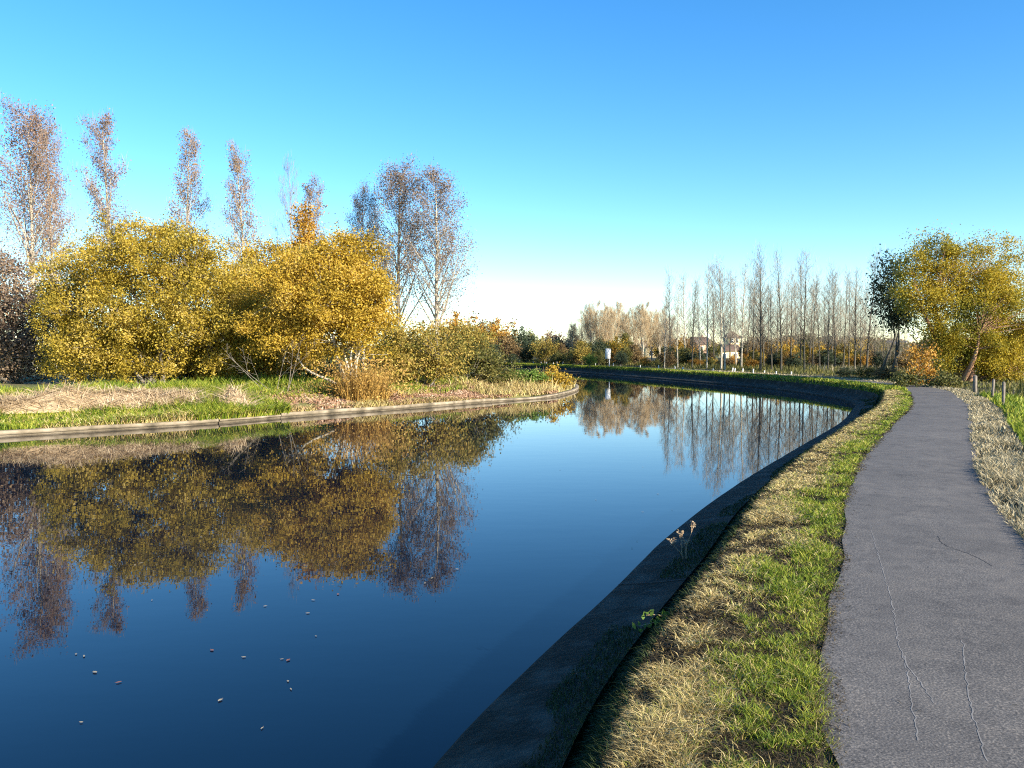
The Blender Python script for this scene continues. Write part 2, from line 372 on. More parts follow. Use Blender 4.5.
def kerb(s0, s1, w, h, name, label, wob=.02):
    S = np.linspace(s0, s1, int((s1-s0)/.4)+2); k = MB()
    prof = [(.06, -1.3), (.06, -.585), (0, -.572), (0, h-.02), (.03, h), (w-.03, h+.01), (w, h-.02), (w+.02, -1.3)]
    V = np.stack([np.column_stack([lpt(S, np.full(len(S), o)), z+wob*(vnoise(S*.8, S*0+o)-.5)]) for o, z in prof], 1)
    n, m = V.shape[:2]; i = np.arange(n-1)[:, None]*m; j = np.arange(m-1)[None]
    k.add(V.reshape(-1, 3), np.stack([i+j, i+m+j, i+m+j+1, i+j+1], -1).reshape(-1, 4))
    k.add(V[0], [[0, 1, 6, 7], [1, 2, 3, 6], [3, 4, 5, 6]]); k.add(V[-1], [[7, 6, 1, 0], [6, 3, 2, 1], [6, 5, 4, 3]])
    return struct(k.build(name, M['kerb']), label, 'kerb')
kerb(LS[2], lpx(205)+.35, .28, -.475, 'kerb', 'pale concrete kerb at the water below the straw heaps')
kerb(lpx(205)+.40, lpx(284)-.02, .24, -.52, 'kerb', 'low kerb nearly hidden under overhanging green grass', .05)
kerb(lpx(284), lpx(494), .30, -.46, 'kerb', 'straight pale concrete kerb below the leaning willow')
kerb(lpx(494)+.03, LS[np.argmin(np.linalg.norm(LC-np.array([-3, 73]), axis=1))], .26, -.50, 'kerb', 'rounded stone kerb at the tip of the far bank', .05)

# water sheet between the banks (its edges run in under them)
lc = LC[::6]; gc = (G+GN*-.9)[::6]
li = [lc[np.clip(int(f*(len(lc)-1)), 0, len(lc)-1)] for f in np.linspace(0, 1, 120)]
gi = [gc[np.clip(int(f*(len(gc)-1)), 0, len(gc)-1)] for f in np.linspace(0, 1, 120)]
w = MB(); w.add([[-160, -70, WZ], [60, -70, WZ], [60, 170, WZ], [-160, 170, WZ]], [[0, 1, 2, 3]])
# trimmed to the canal: left half-plane polygon built from both banks
from mathutils.geometry import tessellate_polygon
ring = [Vector((p[0], p[1], WZ)) for p in (G-GN*.95)[::3]]+[Vector((p[0], p[1], WZ)) for p in (LC+LN*.12)[::-1][::3]]
tri = tessellate_polygon([ring])
w = MB(); w.add([list(v) for v in ring], None, [list(t) for t in tri])
wo = w.build('water', M['water'])
for p in wo.data.polygons:
    if p.normal.z < 0: p.flip()
struct(wo, 'still deep blue canal water mirroring the trees', 'water')

# ------------------------------------------------------------------ grass
def ground_outer(s, d): return outer_rough(s, d)
def strip(n, r0, r1, d0, d1, rng, pw_=1.25):
    """arc lengths denser near the camera"""
    u = rng.random(n); a = 1-pw_
    s = (r0**a+u*(r1**a-r0**a))**(1/a)
    return S0-3.2+s, rng.uniform(d0, d1, n), s
rng = np.random.default_rng(21)
def lean(n, lo, hi, bias=(0, 0)):
    th = rng.uniform(0, 2*math.pi, n); m = rng.uniform(lo, hi, n)
    v = np.stack([np.cos(th)*m+bias[0], np.sin(th)*m+bias[1], np.zeros(n)], 1)
    l = np.linalg.norm(v, axis=1)[:, None]; return v*np.minimum(1, .96/np.maximum(l, 1e-6))
def verge(kind, n, s1=75):
    s, d, r = strip(n, 2.2, s1, -.05, .97, rng)
    xy = gpt(s, d)
    edge = .46+.34*(vnoise(s*.9, s*0+2)-.5)+.26*(vnoise(s*3.3, d*3)-.5)
    f = d-edge
    pr = np.clip(.5-f*3.0, .08, .97) if kind == 'dry' else np.clip(.5+f*3.0, .05, 1)
    hole = vnoise(xy[:, 0]*3.2+7, xy[:, 1]*3.2)*.5+vnoise(xy[:, 0]*9, xy[:, 1]*9)*.5
    pr = pr*np.clip((hole-.35)*7, .10, 1)
    k = rng.random(n) < pr; s, d, r, xy, hole = s[k], d[k], r[k], xy[k], hole[k]
    m = len(s); z = ground_outer(s, d)
    h = (rng.uniform(.03, .105, m) if kind == 'dry' else rng.uniform(.025, .08, m))*(.4+1.2*hole)
    h *= np.clip((PL+.12-d)/.2, .35, 1)*np.clip((d+.13)/.22, .55, 1)*(.8+.5*vnoise(xy[:, 0]*1.1, xy[:, 1]*1.1))
    wd = np.maximum(.0028, .0009*r)*rng.uniform(.7, 1.4, m)
    ln = lean(m, .8, .985) if kind == 'dry' else lean(m, .4, .95)
    b = MB(); b.blades(np.column_stack([xy, z-.01]), h, wd, ln, rng, .75); return b
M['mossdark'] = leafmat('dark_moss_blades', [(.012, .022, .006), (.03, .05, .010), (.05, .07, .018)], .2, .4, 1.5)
s, d, r = strip(22000, 2.2, 40, -.33, -.02, rng)
b = MB(); nn_ = gpt(s, d)-gpt(s, d-.1); b.blades(np.column_stack([gpt(s, d), outer_z(s, d)-.005]), rng.uniform(.03, .10, len(s)), np.maximum(.003, .001*r), np.column_stack([-nn_*7+rng.normal(size=(len(s), 2))*.35, np.zeros(len(s))]), rng)
tag(b.build('bank_moss', M['mossdark']), 'dark moss and dead blades hanging on the steep edge above the canal wall', 'moss', kind='stuff')
M['thatch'] = leafmat('brown_dead_thatch', [(.018, .013, .006), (.05, .036, .016), (.13, .095, .045)], .15, .4, 1.5)
s, d, r = strip(110000, 2.2, 34, -.12, .99, rng); k = rng.random(len(s)) < np.clip((.97-d+.12*(vnoise(s*2.2, s*0)-.5))/.14, .02, 1); s, d, r = s[k], d[k], r[k]; m = len(s)
xy = gpt(s, d); b = MB(); b.blades(np.column_stack([xy, ground_outer(s, d)+np.where(d > PL-.06, .014, 0)]), rng.uniform(.025, .075, m)*np.where(d > PL-.05, .5, 1), np.maximum(.003, .001*r), lean(m, .85, .985), rng, .95)
tag(b.build('dead_thatch', M['thatch']), 'brown dead thatch and crumbs under the verge grass', 'thatch', kind='stuff')
tag(verge('dry', 320000).build('dry_grass', M['grassdry']), 'matted straw coloured grass on the canal side of the verge', 'dry grass', kind='stuff')
tag(verge('green', 220000).build('grass', M['grassgreen']), 'green grass between the asphalt and the straw coloured verge', 'grass', kind='stuff')
# mossy grass low on the shaded slope
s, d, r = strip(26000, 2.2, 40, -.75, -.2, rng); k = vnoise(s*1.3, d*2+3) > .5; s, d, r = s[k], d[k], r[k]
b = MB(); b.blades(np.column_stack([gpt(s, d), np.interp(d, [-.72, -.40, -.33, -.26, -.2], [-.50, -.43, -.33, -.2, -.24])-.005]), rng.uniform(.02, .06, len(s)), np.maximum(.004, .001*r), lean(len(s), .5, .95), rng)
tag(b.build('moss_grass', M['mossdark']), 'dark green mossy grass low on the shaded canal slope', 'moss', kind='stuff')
# right-hand verge: bleached grass, then the green slope
s, d, r = strip(52000, 4.5, 75, PR-.08, PR+.66, rng)
k = rng.random(len(s)) < np.clip((vnoise(s*2, d*4)-.2)*3, .2, 1); s, d, r = s[k], d[k], r[k]; m = len(s)
h = rng.uniform(.06, .17, m)*(.7+.6*vnoise(s*1.5, d*2))*np.clip((d-PR+.25)/.3, .4, 1)*np.interp(r, [4, 13, 20], [1.35, 1.15, .8])
b = MB(); b.blades(np.column_stack([gpt(s, d), ground_outer(s, d)-.01]), h, np.maximum(.0045, .0012*r)*rng.uniform(.7, 1.4, m), lean(m, .4, .95), rng, .75)
tag(b.build('bleached_grass', M['grassgrey']), 'bleached grey dry grass along the outer edge of the path', 'dry grass', kind='stuff')
s, d, r = strip(50000, 5, 34, PR+.7, PR+9, rng, 1.1); m = len(s)
h = rng.uniform(.12, .3, m)*(.5+1.0*vnoise(s*.7, d*.9))
b = MB(); b.blades(np.column_stack([gpt(s, d), ground_outer(s, d)-.02]), h, np.maximum(.006, .0014*r)*rng.uniform(.7, 1.4, m), lean(m, .2, .8), rng)
tag(b.build('slope_grass', M['grassgreen']), 'green grass on the slope falling away from the path', 'grass', kind='stuff')
# tall weeds in the field on the right
s = rng.uniform(S0+4, S0+60, 20000); d = rng.uniform(8, 45, 20000); k = vnoise(s*.25, d*.25) > .35; s, d = s[k], d[k]; m = len(s)
b = MB(); b.blades(np.column_stack([gpt(s, d), ground_outer(s, d)-.02]), rng.uniform(.3, .8, m)*(.4+vnoise(s*.4, d*.4)), .035, lean(m, .05, .5), rng)
tag(b.build('field_weeds', M['grassgrey']), 'faded dry weeds standing in the field beyond the path', 'weeds', kind='stuff')
# grass on the far bank: between wall and path, and the rough strip behind it
s = rng.uniform(S0+34, GS[-1]-60, 26000); d = rng.uniform(-.25, .9, 26000); m = len(s)
b = MB(); b.blades(np.column_stack([gpt(s, d), ground_outer(s, d)-.02]), rng.uniform(.08, .2, m), .05, lean(m, .2, .8), rng)
tag(b.build('far_verge_grass', M['grassgreen']), 'thin green grass line along the far canal bank', 'grass', kind='stuff')
s = rng.uniform(S0+30, GS[-1]-60, 26000); d = PR+.5+rng.random(26000)**1.4*14; m = len(s)
b = MB(); b.blades(np.column_stack([gpt(s, d), ground_outer(s, d)-.05]), rng.uniform(.15, .6, m)*(.3+vnoise(s*.25, d*.3))*np.clip((d-PR)/4, .3, 1), .07, lean(m, .05, .5), rng)
tag(b.build('undergrowth', M['olive']), 'olive brown undergrowth behind the far towpath', 'undergrowth', kind='stuff')
# left bank grass
def lgrass(n, px0, px1, d0, d1, h0, h1, wd, l0, l1, thr=0, sd=0):
    s = rng.uniform(lpx(px0), lpx(px1), n); d = rng.uniform(d0, d1, n); k = vnoise(s*.6+sd, d*.8) > thr; s, d = s[k], d[k]; m = len(s)
    xy = lpt(s, d); z = np.maximum(left_z_d(d, xy[:, 0], xy[:, 1], -.47), np.where(d < .4, -.47, -9))
    b = MB(); b.blades(np.column_stack([xy, z-.03]), rng.uniform(h0, h1, m)*(.5+vnoise(s, d)), wd, lean(m, l0, l1), rng); return b
a = lgrass(24000, -60, 215, .12, 3.4, .12, .32, .03, .2, .9, .10)
c = lgrass(22000, 196, 292, .0, 4.6, .2, .45, .03, .3, .95)
e = lgrass(9000, 280, 500, 1.9, 4.8, .12, .32, .04, .2, .8, .45, 9)
f = lgrass(14000, -40, 560, 3.5, 9, .2, .5, .04, .2, .8, .4, 4)
al = MB()
def merge(dst, src):
    n0 = dst.n
    for v in src.v: dst.v.append(v); dst.n += len(v)
    for q_ in src.q: dst.q.append(q_+n0)
    for t_ in src.t: dst.t.append(t_+n0)
for o in (a, c, e, f): merge(al, o)
tag(al.build('bank_grass', M['grassgreen']), 'bright green grass on the bank across the water', 'grass', kind='stuff')
al = MB()
for o in (lgrass(5000, 497, 579, .2, 3.2, .2, .6, .03, .5, .96), lgrass(800, 535, 579, .3, 2.5, .4, .8, .03, .1, .8), lgrass(4500, -60, 495, .03, .45, .15, .4, .026, .7, .97, .42, 5)): merge(al, o)
tag(al.build('dry_reeds', M['grassdry']), 'yellow straw coloured reeds on the tip of the bank', 'reeds', kind='stuff')
# fallen leaf litter on the left bank
al = MB()
for o in (lgrass(7000, 2, 300, .1, 5, .15, .4, .026, .5, .95, .35, 3), lgrass(5000, 285, 500, 1.5, 5, .15, .4, .028, .5, .95, .4, 7)): merge(al, o)
tag(al.build('dry_bank_grass', M['grassdry']), 'dry yellow grass mixed into the green bank across the water', 'dry grass', kind='stuff')
n = 22000; s = rng.uniform(lpx(285), lpx(560), n); d = rng.uniform(.12, 3.4, n); k = vnoise(s*.7+3, d*1.1) > .26+.2*(d < .3); s, d = s[k], d[k]
xy = lpt(s, d); c3 = np.column_stack([xy, np.maximum(left_z_d(d, xy[:, 0], xy[:, 1], -.45), np.where(d < .4, -.45, -9))+rng.uniform(.0, .1, len(s))])
b = MB(); b.leaves(c3, .11, .05, rng)
tag(b.build('leaf_litter', M['litter']), 'red brown dead leaves and cut stalks above the straight kerb', 'leaf litter', kind='stuff')

# ------------------------------------------------------------------ straw heaps on the left bank
def heap(px, py_base, wpx, hm, dep, label, n, rz):
    P = at_z(px, py_base, -.12); Y = P[1]; wm = wpx*Y/F
    t = thing('straw_heap', label, 'straw heap', (P[0], P[1], float(left_z(P[:2])[0])), rz, 'heaps of cut straw on the far bank')
    prof = lambda u, v: hm*np.clip(1-u*u, 0, 1)**.8*np.clip(1-v*v, 0, 1)*(.5+.7*vnoise(u*wm*.7+px, v*1.5))*(np.clip(1.15-abs(u), 0, 1) if wm < 2.5 else 1)
    U, V_ = np.meshgrid(np.linspace(-1, 1, 30), np.linspace(-1, 1, 12), indexing='ij')
    z = prof(U, V_)-.08; i = np.arange(29)[:, None]*12; j = np.arange(11)[None]
    m_ = MB(); m_.add(np.stack([U*wm/2*.96, V_*dep/2*.96, z], -1).reshape(-1, 3), np.stack([i+j, i+12+j, i+13+j, i+j+1], -1).reshape(-1, 4))
    m_.build('packed_straw', M['straw'], t, True)
    u = rng.uniform(-1, 1, n); v = rng.uniform(-1, 1, n)
    fa = rng.normal(0, .55, n)+np.where(rng.random(n) < .5, 0, math.pi); ups = rng.random(n) < .3; fa = np.where(ups, rng.uniform(0, 6.28, n), fa); fm = np.where(ups, rng.uniform(.3, .95, n), rng.uniform(.93, .992, n)); hh_ = np.where(ups, rng.uniform(.12, .42, n), rng.uniform(.25, .9, n)); flat = np.stack([np.cos(fa)*fm, np.sin(fa)*fm, np.zeros(n)], 1)
    b = MB(); b.blades(np.column_stack([u*wm/2, v*dep/2, prof(u, v)-.06]), hh_, .022, flat, rng, .99)
    b.build('loose_straw', M['straw'], t)
heap(95, 408, 210, .6, 1.5, 'long low heap of cut straw below the golden willow', 4200, .62)
heap(165, 405, 95, .5, 1.3, 'brownish heap of cut straw between the long heap and the peaked one', 1500, .5)
heap(10, 411, 70, .45, 1.3, 'heap of cut straw at the left edge of the bank', 1100, .6)
heap(232, 404, 46, 1.1, 1.3, 'peaked heap of cut straw beside the bright green grass', 900, .3)
heap(243, 417, 26, .45, 1.2, 'small tuft of pale straw spilling over the kerb', 420, .6)
heap(405, 400, 120, .4, 1.1, 'flat heap of cut stalks above the straight kerb', 900, .5)
heap(538, 390, 52, .75, 2.0, 'heap of cut reeds at the tip of the bank', 900, .6)

# ------------------------------------------------------------------ trees
def curve(a, b, n, rng, bend=.12, sag=0):
    t = np.linspace(0, 1, n)[:, None]; L_ = np.linalg.norm(b-a)
    k = rng.normal(size=3)*bend*L_; k2 = rng.normal(size=3)*bend*.5*L_
    p = a+(b-a)*t+k*np.sin(math.pi*t)*.6+k2*np.sin(2*math.pi*t)*.5
    p[:, 2] += sag*L_*np.sin(math.pi*t[:, 0]); return p
def grow(mb_t, mb_w, rng, p, d, L_, r, lev, spec, tips, k=5):
    """spec per level: (children, start fraction, angle, length ratio, upward pull)"""
    n = 6 if lev == 0 else (4 if lev == 1 else 3)
    pts = [p]; dd = d/np.linalg.norm(d)
    up = spec[min(lev, len(spec)-1)][4]
    for i in range(n):
        dd = dd+np.array([0, 0, up/n])+rng.normal(size=3)*(.018 if lev == 0 else .09); dd /= np.linalg.norm(dd); pts.append(pts[-1]+dd*L_/n)
    pts = np.array(pts); rad = np.linspace(r, r*(.25 if lev else .12), n+1)
    (mb_t if lev < 2 else mb_w).tube(pts, rad, k if lev < 1 else (4 if lev < 2 else 3))
    if lev >= 1: tips.append(pts[1:])
    if lev >= len(spec)-1: return
    ch, st, ang, lr, _ = spec[lev]
    for c in range(ch):
        f = st+(1-st)*(c+rng.random())/ch; x = f*n; a = min(int(x), n-1); q = pts[a]+(pts[a+1]-pts[a])*(x-a)
        ax = pts[a+1]-pts[a]; ax /= np.linalg.norm(ax)
        s_ = rng.normal(size=3)
        if lev == 0: th_ = c*2.4+rng.normal()*.35; s_ = np.array([math.cos(th_), math.sin(th_), 0])
        s_ -= ax*(s_@ax); s_ /= np.linalg.norm(s_)
        aa = ang*rng.uniform(.7, 1.3); nd = ax*math.cos(aa)+s_*math.sin(aa)
        ll = L_*lr*rng.uniform(.7, 1.25)*((1-.72*(f-st)/(1-st)) if lev == 0 else (1-.4*f))
        grow(mb_t, mb_w, rng, q, nd, ll, max(r*(1-f*.85)*.42, .008), lev+1, spec, tips, k)
def make_tree(name, label, cat, seed, H, r, spec, bark, twig, leaf=None, nleaf=0, lsz=.12, spread=.3, lz=(0, 1), group=None, lean_=(0, 0), forks=0, sprays=0, spw=.02):
    rng = np.random.default_rng(seed); t = thing(name, label, cat, (0, 0, 0), 0, group)
    a, b = MB(), MB(); tips = []
    grow(a, b, rng, np.zeros(3)-np.array([0, 0, .15]), np.array([lean_[0], lean_[1], 1.]), H, r, 0, spec, tips, 7)
    for k in range(forks):
        th = rng.uniform(0, 6.28); grow(a, b, rng, np.array([0, 0, H*.12*(k % 3)]), np.array([.16*math.cos(th), .16*math.sin(th), 1.]), H*rng.uniform(.75, .95), r*.6, 0, spec, tips, 5)
    a.build('trunk', M[bark], t, True)
    if sprays:
        P = np.vstack(tips); P = P[P[:, 2] > H*.18]; pw__ = np.hypot(P[:, 0], P[:, 1])+.05; P = P[rng.choice(len(P), sprays, p=pw__/pw__.sum())]+rng.normal(size=(sprays, 3))*spread*.6
        b.blades(P, rng.uniform(.4, 1.0, sprays), spw, lean(sprays, .05, .75), rng, .8)
    if b.n: b.build('twigs', M[twig], t)
    if leaf:
        P = np.vstack(tips); zz = P[:, 2]/H
        w_ = np.interp(zz, *lz) if isinstance(lz[0], (list, tuple)) else np.ones(len(P)); w_ = w_/w_.sum()
        c = P[rng.choice(len(P), nleaf, p=w_)]+rng.normal(size=(nleaf, 3))*spread
        l = MB(); l.leaves(c, lsz, lsz*.7, rng, .2); l.build('crown', M[leaf], t)
    t['h'] = float(np.vstack(tips)[:, 2].max() if not leaf else np.percentile(c[:, 2], 99.8)); return t
def gz_outer(xy):
    k = np.argmin(np.linalg.norm(G-np.asarray(xy), axis=1)); d = float((np.asarray(xy)-G[k])@GN[k])
    if d > 78 or d < -1.2: return -1.25
    return float(outer_rough(np.array([GS[k]]), np.array([max(d, 0.)]))[0])
def put(proto, used, px, topy, Y, label, zbase=None, wx=1.0, cat=None, group=None, mats=None, name=None, rz=None):
    top = at_Y(px, topy, Y); zb = (float(left_z([[top[0], Y]])[0]) if zbase == 'L' else gz_outer(top[:2])) if zbase in (None, 'L') else zbase
    sc = (top[2]-zb)/proto['h']; rz = random.uniform(0, 6.28) if rz is None else rz
    if not used[0] and not mats:
        used[0] = True; proto.location = (float(top[0]), float(Y), zb); proto.scale = (sc*wx, sc*wx, sc); proto.rotation_euler.z = rz
        tag(proto, label, cat, group); return proto
    return dup(proto, (top[0], Y, zb), rz, (sc*wx, sc*wx, sc), label, cat, group, mats, name)

# --- tall sparse poplars of the left bank
SP = [(46, .10, R(37), .27, .26), (9, .15, R(32), .42, .5), (3, .2, R(34), .45, .3), (0, 0, 0, 0, .2)]
SPW = [(40, .18, R(38), .36, .25), (9, .15, R(36), .45, .4), (3, .2, R(38), .5, .2), (0, 0, 0, 0, .1)]
pa = make_tree('poplar_tree', 'x', 'tree', 31, 20, .22, SP, 'palebark', 'twigpurple', 'mauve', 5200, .135, .26, ([0, .42, .6, 1], [.12, .35, 1, 1.1]), sprays=2600, spw=.018)
pb = make_tree('poplar_tree', 'x', 'tree', 32, 20, .22, SP, 'palebark', 'twigpurple', 'russet', 5400, .135, .26, ([0, .38, .6, 1], [.12, .35, 1, 1.1]), sprays=2600, spw=.018)
pc = make_tree('poplar_tree', 'x', 'tree', 33, 20, .27, SPW, 'palebark', 'twigpurple', 'purplegrey', 16000, .14, .34, ([0, .24, .36, 1], [.0, .5, 1, 1.1]), sprays=2200, spw=.016)
pd = make_tree('poplar_tree', 'x', 'tree', 34, 20, .27, SPW, 'palebark', 'twigpurple', 'mauve', 15000, .14, .34, ([0, .24, .36, 1], [.0, .5, 1, 1.1]), sprays=2200, spw=.016)
pe = make_tree('poplar_tree', 'x', 'tree', 35, 20, .15, SP, 'palebark', 'twigpurple', None, sprays=2500, spw=.02)
ua, ub, uc, ud, ue = [False], [False], [False], [False], [False]
GP = 'tall poplars behind the willows'
put(pa, ua, 108, 108, 68, 'tall narrow poplar with mauve leaves, tallest above the golden willow', 'L', 1.0, 'tree', GP, rz=.4)
put(pb, ub, 182, 126, 66, 'pointed russet poplar second in line above the golden willow', 'L', .95, 'tree', GP, rz=1.1)
put(pb, ub, 246, 145, 64, 'russet poplar with a leafy narrow head between the willows', 'L', 1.0, 'tree', GP, rz=3.3)
put(pe, ue, 293, 160, 66, 'thin bare poplar with leafless top behind the amber tree', 'L', .8, 'tree', GP, rz=2)
put(pa, ua, 304, 178, 62, 'short mauve poplar directly behind the amber tree', 'L', 1.0, 'tree', GP, {'crown': 'russet'}, rz=4)
put(pd, ud, 28, 103, 60, 'broad mauve poplar at the far left edge', 'L', .9, 'tree', GP, rz=.7)
put(pa, ua, 49, 118, 66, 'slim mauve poplar close beside the leftmost broad one', 'L', .85, 'tree', GP, {'crown': 'mauve'}, rz=2.7)
put(pd, ud, 362, 185, 64, 'small purple grey poplar behind the right willow', 'L', .75, 'tree', GP, {'crown': 'purplegrey'}, rz=1.9)
put(pc, uc, 397, 161, 62, 'purple grey poplar second from the water at the thicket', 'L', .98, 'tree', GP, rz=.2)
put(pd, ud, 437, 166, 60, 'purple grey poplar with pale bare lower trunk nearest the water', 'L', 1.12, 'tree', GP, {'crown': 'purplegrey'}, rz=5.1)

# --- leafy bushes made of clumps on limbs
def clump_bush(name, label, cat, Y, ells, base, leaf, nclump, nleaf, sig, lsz, stems, seed, bark='bark', dep=.85, group=None, zb=None, stem_r=.09, sprigs=60, parts=('branches', 'crown'), shell=.3, wt=None):
    """ells: (px, py, rx, ry[, dY]) lobes of the crown as seen; base: (px, py) where it leaves the ground"""
    rng = np.random.default_rng(seed)
    bp = at_Y(base[0], base[1], Y); z0 = float(left_z([bp[:2]])[0]) if zb is None else zb
    o = np.array([bp[0], Y, z0]); t = thing(name, label, cat, o, 0, group)
    E = []
    for e in ells:
        dy = e[4] if len(e) > 4 else 0
        c = at_Y(e[0], e[1], Y+dy)-o; E.append((c, np.array([e[2], e[2]*dep, e[3]])*(Y+dy)/F))
    wts = np.array([np.prod(e[1])**.75 for e in E]); wts /= wts.sum()
    idx = rng.choice(len(E), nclump, p=wts)
    dirs = rng.normal(size=(nclump, 3)); dirs /= np.linalg.norm(dirs, axis=1)[:, None]
    rad = (shell+(1-shell)*rng.random(nclump))**.8*(1+.10*rng.normal(size=nclump))
    C = np.array([E[i][0] for i in idx])+dirs*rad[:, None]*np.array([E[i][1] for i in idx])
    k = C[:, 2] > .15; C = C[k]; dirs = dirs[k]
    per = rng.poisson(nleaf/len(C), len(C)); sg = sig*rng.uniform(.6, 1.4, len(C))
    P = np.repeat(C, per, 0)+rng.normal(size=(per.sum(), 3))*np.repeat(sg, per)[:, None]*np.array([1, 1, .75])
    # sprigs break up the outline
    sel = rng.choice(len(C), min(sprigs, len(C)), replace=False)
    for i in sel:
        d = dirs[i]+np.array([0, 0, .5])+rng.normal(size=3)*.3; d /= np.linalg.norm(d)
        tt = rng.random(22)[:, None]*rng.uniform(.5, 1.3)*sig*3
        P = np.vstack([P, C[i]+d*tt*.8+rng.normal(size=(22, 3))*.05])
    P = P[P[:, 2] > .02]
    l = MB(); l.leaves(P, lsz, lsz*.62, rng, .25)
    br = MB(); nodes = []
    for s_ in range(stems):
        tgt = C[rng.integers(len(C))]*rng.uniform(.6, .85); b0 = np.array([rng.normal()*.35, rng.normal()*.3, -.1])
        p = curve(b0, tgt, 8, rng, .10, .06); br.tube(p, np.linspace(stem_r*rng.uniform(.7, 1.2), stem_r*.25, 8), 6); nodes.append(p[2:])
    nodes = np.vstack(nodes)
    for c in C[::2]:
        a = nodes[np.argmin(np.linalg.norm(nodes-c, axis=1)+.8*np.maximum(0, nodes[:, 2]-c[2]))]
        br.tube(curve(a, c, 4, rng, .08, .03), np.linspace(.022, .007, 4), 3)
    br.build(parts[0], M[bark], t, True); l.build(parts[1], M[leaf], t); return t
GW = 'golden willows along the far bank'
clump_bush('willow_bush', 'big rounded golden green willow bush at the left above the straw', 'willow', 35,
           [(150, 300, 100, 80), (100, 315, 62, 72), (205, 305, 72, 78), (160, 256, 70, 40), (85, 350, 45, 42), (130, 352, 75, 38), (215, 345, 55, 45, 1.5), (75, 290, 24, 40)],
           (155, 388), 'willowgreen', 720, 170000, .27, .09, 14, 51, 'bark', group=GW, sprigs=260)
clump_bush('willow_bush', 'golden willow bush with pale leaning stems close to the kerb', 'willow', 33,
           [(330, 290, 60, 52), (355, 310, 42, 62), (300, 300, 45, 45), (345, 258, 36, 28), (375, 300, 22, 40), (280, 330, 40, 30)],
           (352, 386), 'willow', 400, 98000, .25, .09, 9, 52, 'palebark', group=GW, sprigs=190, stem_r=.085)
clump_bush('willow_bush', 'middle golden willow between the big bush and the leaning one', 'willow', 38.5,
           [(262, 305, 45, 55), (250, 285, 40, 45), (290, 280, 35, 40), (235, 340, 45, 45), (285, 345, 50, 40)],
           (262, 386), 'willow', 340, 78000, .27, .094, 9, 53, 'bark', group=GW, sprigs=90)
clump_bush('amber_tree', 'slender amber tree rising above the willow tops', 'tree', 43,
           [(303, 258, 16, 30), (305, 222, 9, 26), (298, 285, 22, 25)], (303, 384), 'amber', 150, 10500, .25, .12, 4, 54, 'palebark', stem_r=.09, sprigs=40, parts=('trunk', 'crown'))
clump_bush('grey_bush', 'dull purple grey bush at the left edge below the poplars', 'bush', 38,
           [(18, 320, 50, 66), (-20, 330, 60, 80), (48, 345, 32, 46), (-50, 310, 50, 80)], (8, 388), 'purplegrey', 620, 46000, .36, .12, 10, 55, 'bark', sprigs=110)
for (px, ty, w_, seed, label) in [(205, 345, 40, 56, 'added dark bush standing for the shade behind the big golden green willow'), (272, 350, 38, 57, 'added dark bush standing for the shade in the hollow between the willows'), (325, 345, 40, 58, 'added dark bush standing for the shade behind the leaning willow')]:
    clump_bush('shade_bush', label, 'bush', 42.5, [(px, (ty+384)/2, w_, (384-ty)/2), (px+18, 372, w_*.8, 12), (px-18, 372, w_*.8, 12)], (px, 386), 'darkgreen', 170, 9000, .3, .14, 6, seed, 'shadebark', sprigs=20, stem_r=.04)  # bushes added as a dark backdrop, leaf colour holds the hollow's shade
GT = 'scrub thicket on the right half of the far bank'
for (ells, base, leaf, seed, label, Y, nl) in [
    ([(420, 352, 36, 30), (400, 345, 25, 26), (445, 358, 30, 24)], (420, 384), 'scrub', 61, 'olive scrub bush under the purple grey poplars', 37, 13000),
    ([(455, 345, 28, 26), (475, 355, 22, 24)], (458, 382), 'scrub', 62, 'tallest scrub bush right of the pale poplar trunk', 41, 10000),
    ([(478, 362, 26, 20), (498, 370, 18, 12), (450, 368, 25, 14)], (475, 382), 'olive', 63, 'low olive scrub bush at the right end of the thicket', 40, 7000),
    ([(385, 340, 18, 30), (392, 365, 22, 20)], (388, 386), 'scrub', 64, 'olive bush touching the leaning willow', 36, 7000)]:
    clump_bush('scrub_bush', label, 'bush', Y, ells, base, leaf, 160, nl, .26, .10, 7, seed, 'bark', group=GT, sprigs=70, stem_r=.04)
clump_bush('nettle_patch', 'low dark green nettle patch near the tip of the bank', 'plants', 41, [(520, 377, 22, 6), (535, 377, 16, 5), (505, 378, 12, 5)], (520, 383), 'green', 90, 3500, .12, .10, 6, 65, 'bark', stem_r=.015, sprigs=20)
clump_bush('yellow_bush', 'small yellow green bush on the tip of the bank', 'bush', 42.5, [(553, 376, 11, 9), (560, 381, 12, 7), (545, 380, 9, 6)], (553, 387), 'gold', 70, 2600, .14, .10, 5, 66, 'bark', stem_r=.02, sprigs=25)
# upright dry stalks at the foot of the leaning willow
P = at_Y(362, 388, 31.5); t = thing('dry_shrub', 'rust coloured dry shrub of upright stalks at the willow foot', 'shrub', (P[0], P[1], float(left_z([P[:2]])[0])))
n = 1500; th = rng.uniform(0, 6.28, n); rr_ = rng.random(n)**.5*.5
b = MB(); ln = np.stack([np.cos(th)*rr_*.6+rng.normal(size=n)*.28, np.sin(th)*rr_*.6+rng.normal(size=n)*.28, np.zeros(n)], 1)
b.blades(np.column_stack([np.cos(th)*rr_*2.0, np.sin(th)*rr_*1.2, np.full(n, -.05)]), rng.uniform(.5, 1.7, n), .022, ln, rng, .5); b.build('stalks', M['rust'], t)
n = 2600; c = np.column_stack([rng.normal(size=n)*1.0, rng.normal(size=n)*.6, rng.uniform(.2, 1.7, n)]); b = MB(); b.leaves(c, .10, .05, rng); b.build('leaves', M['rust'], t)
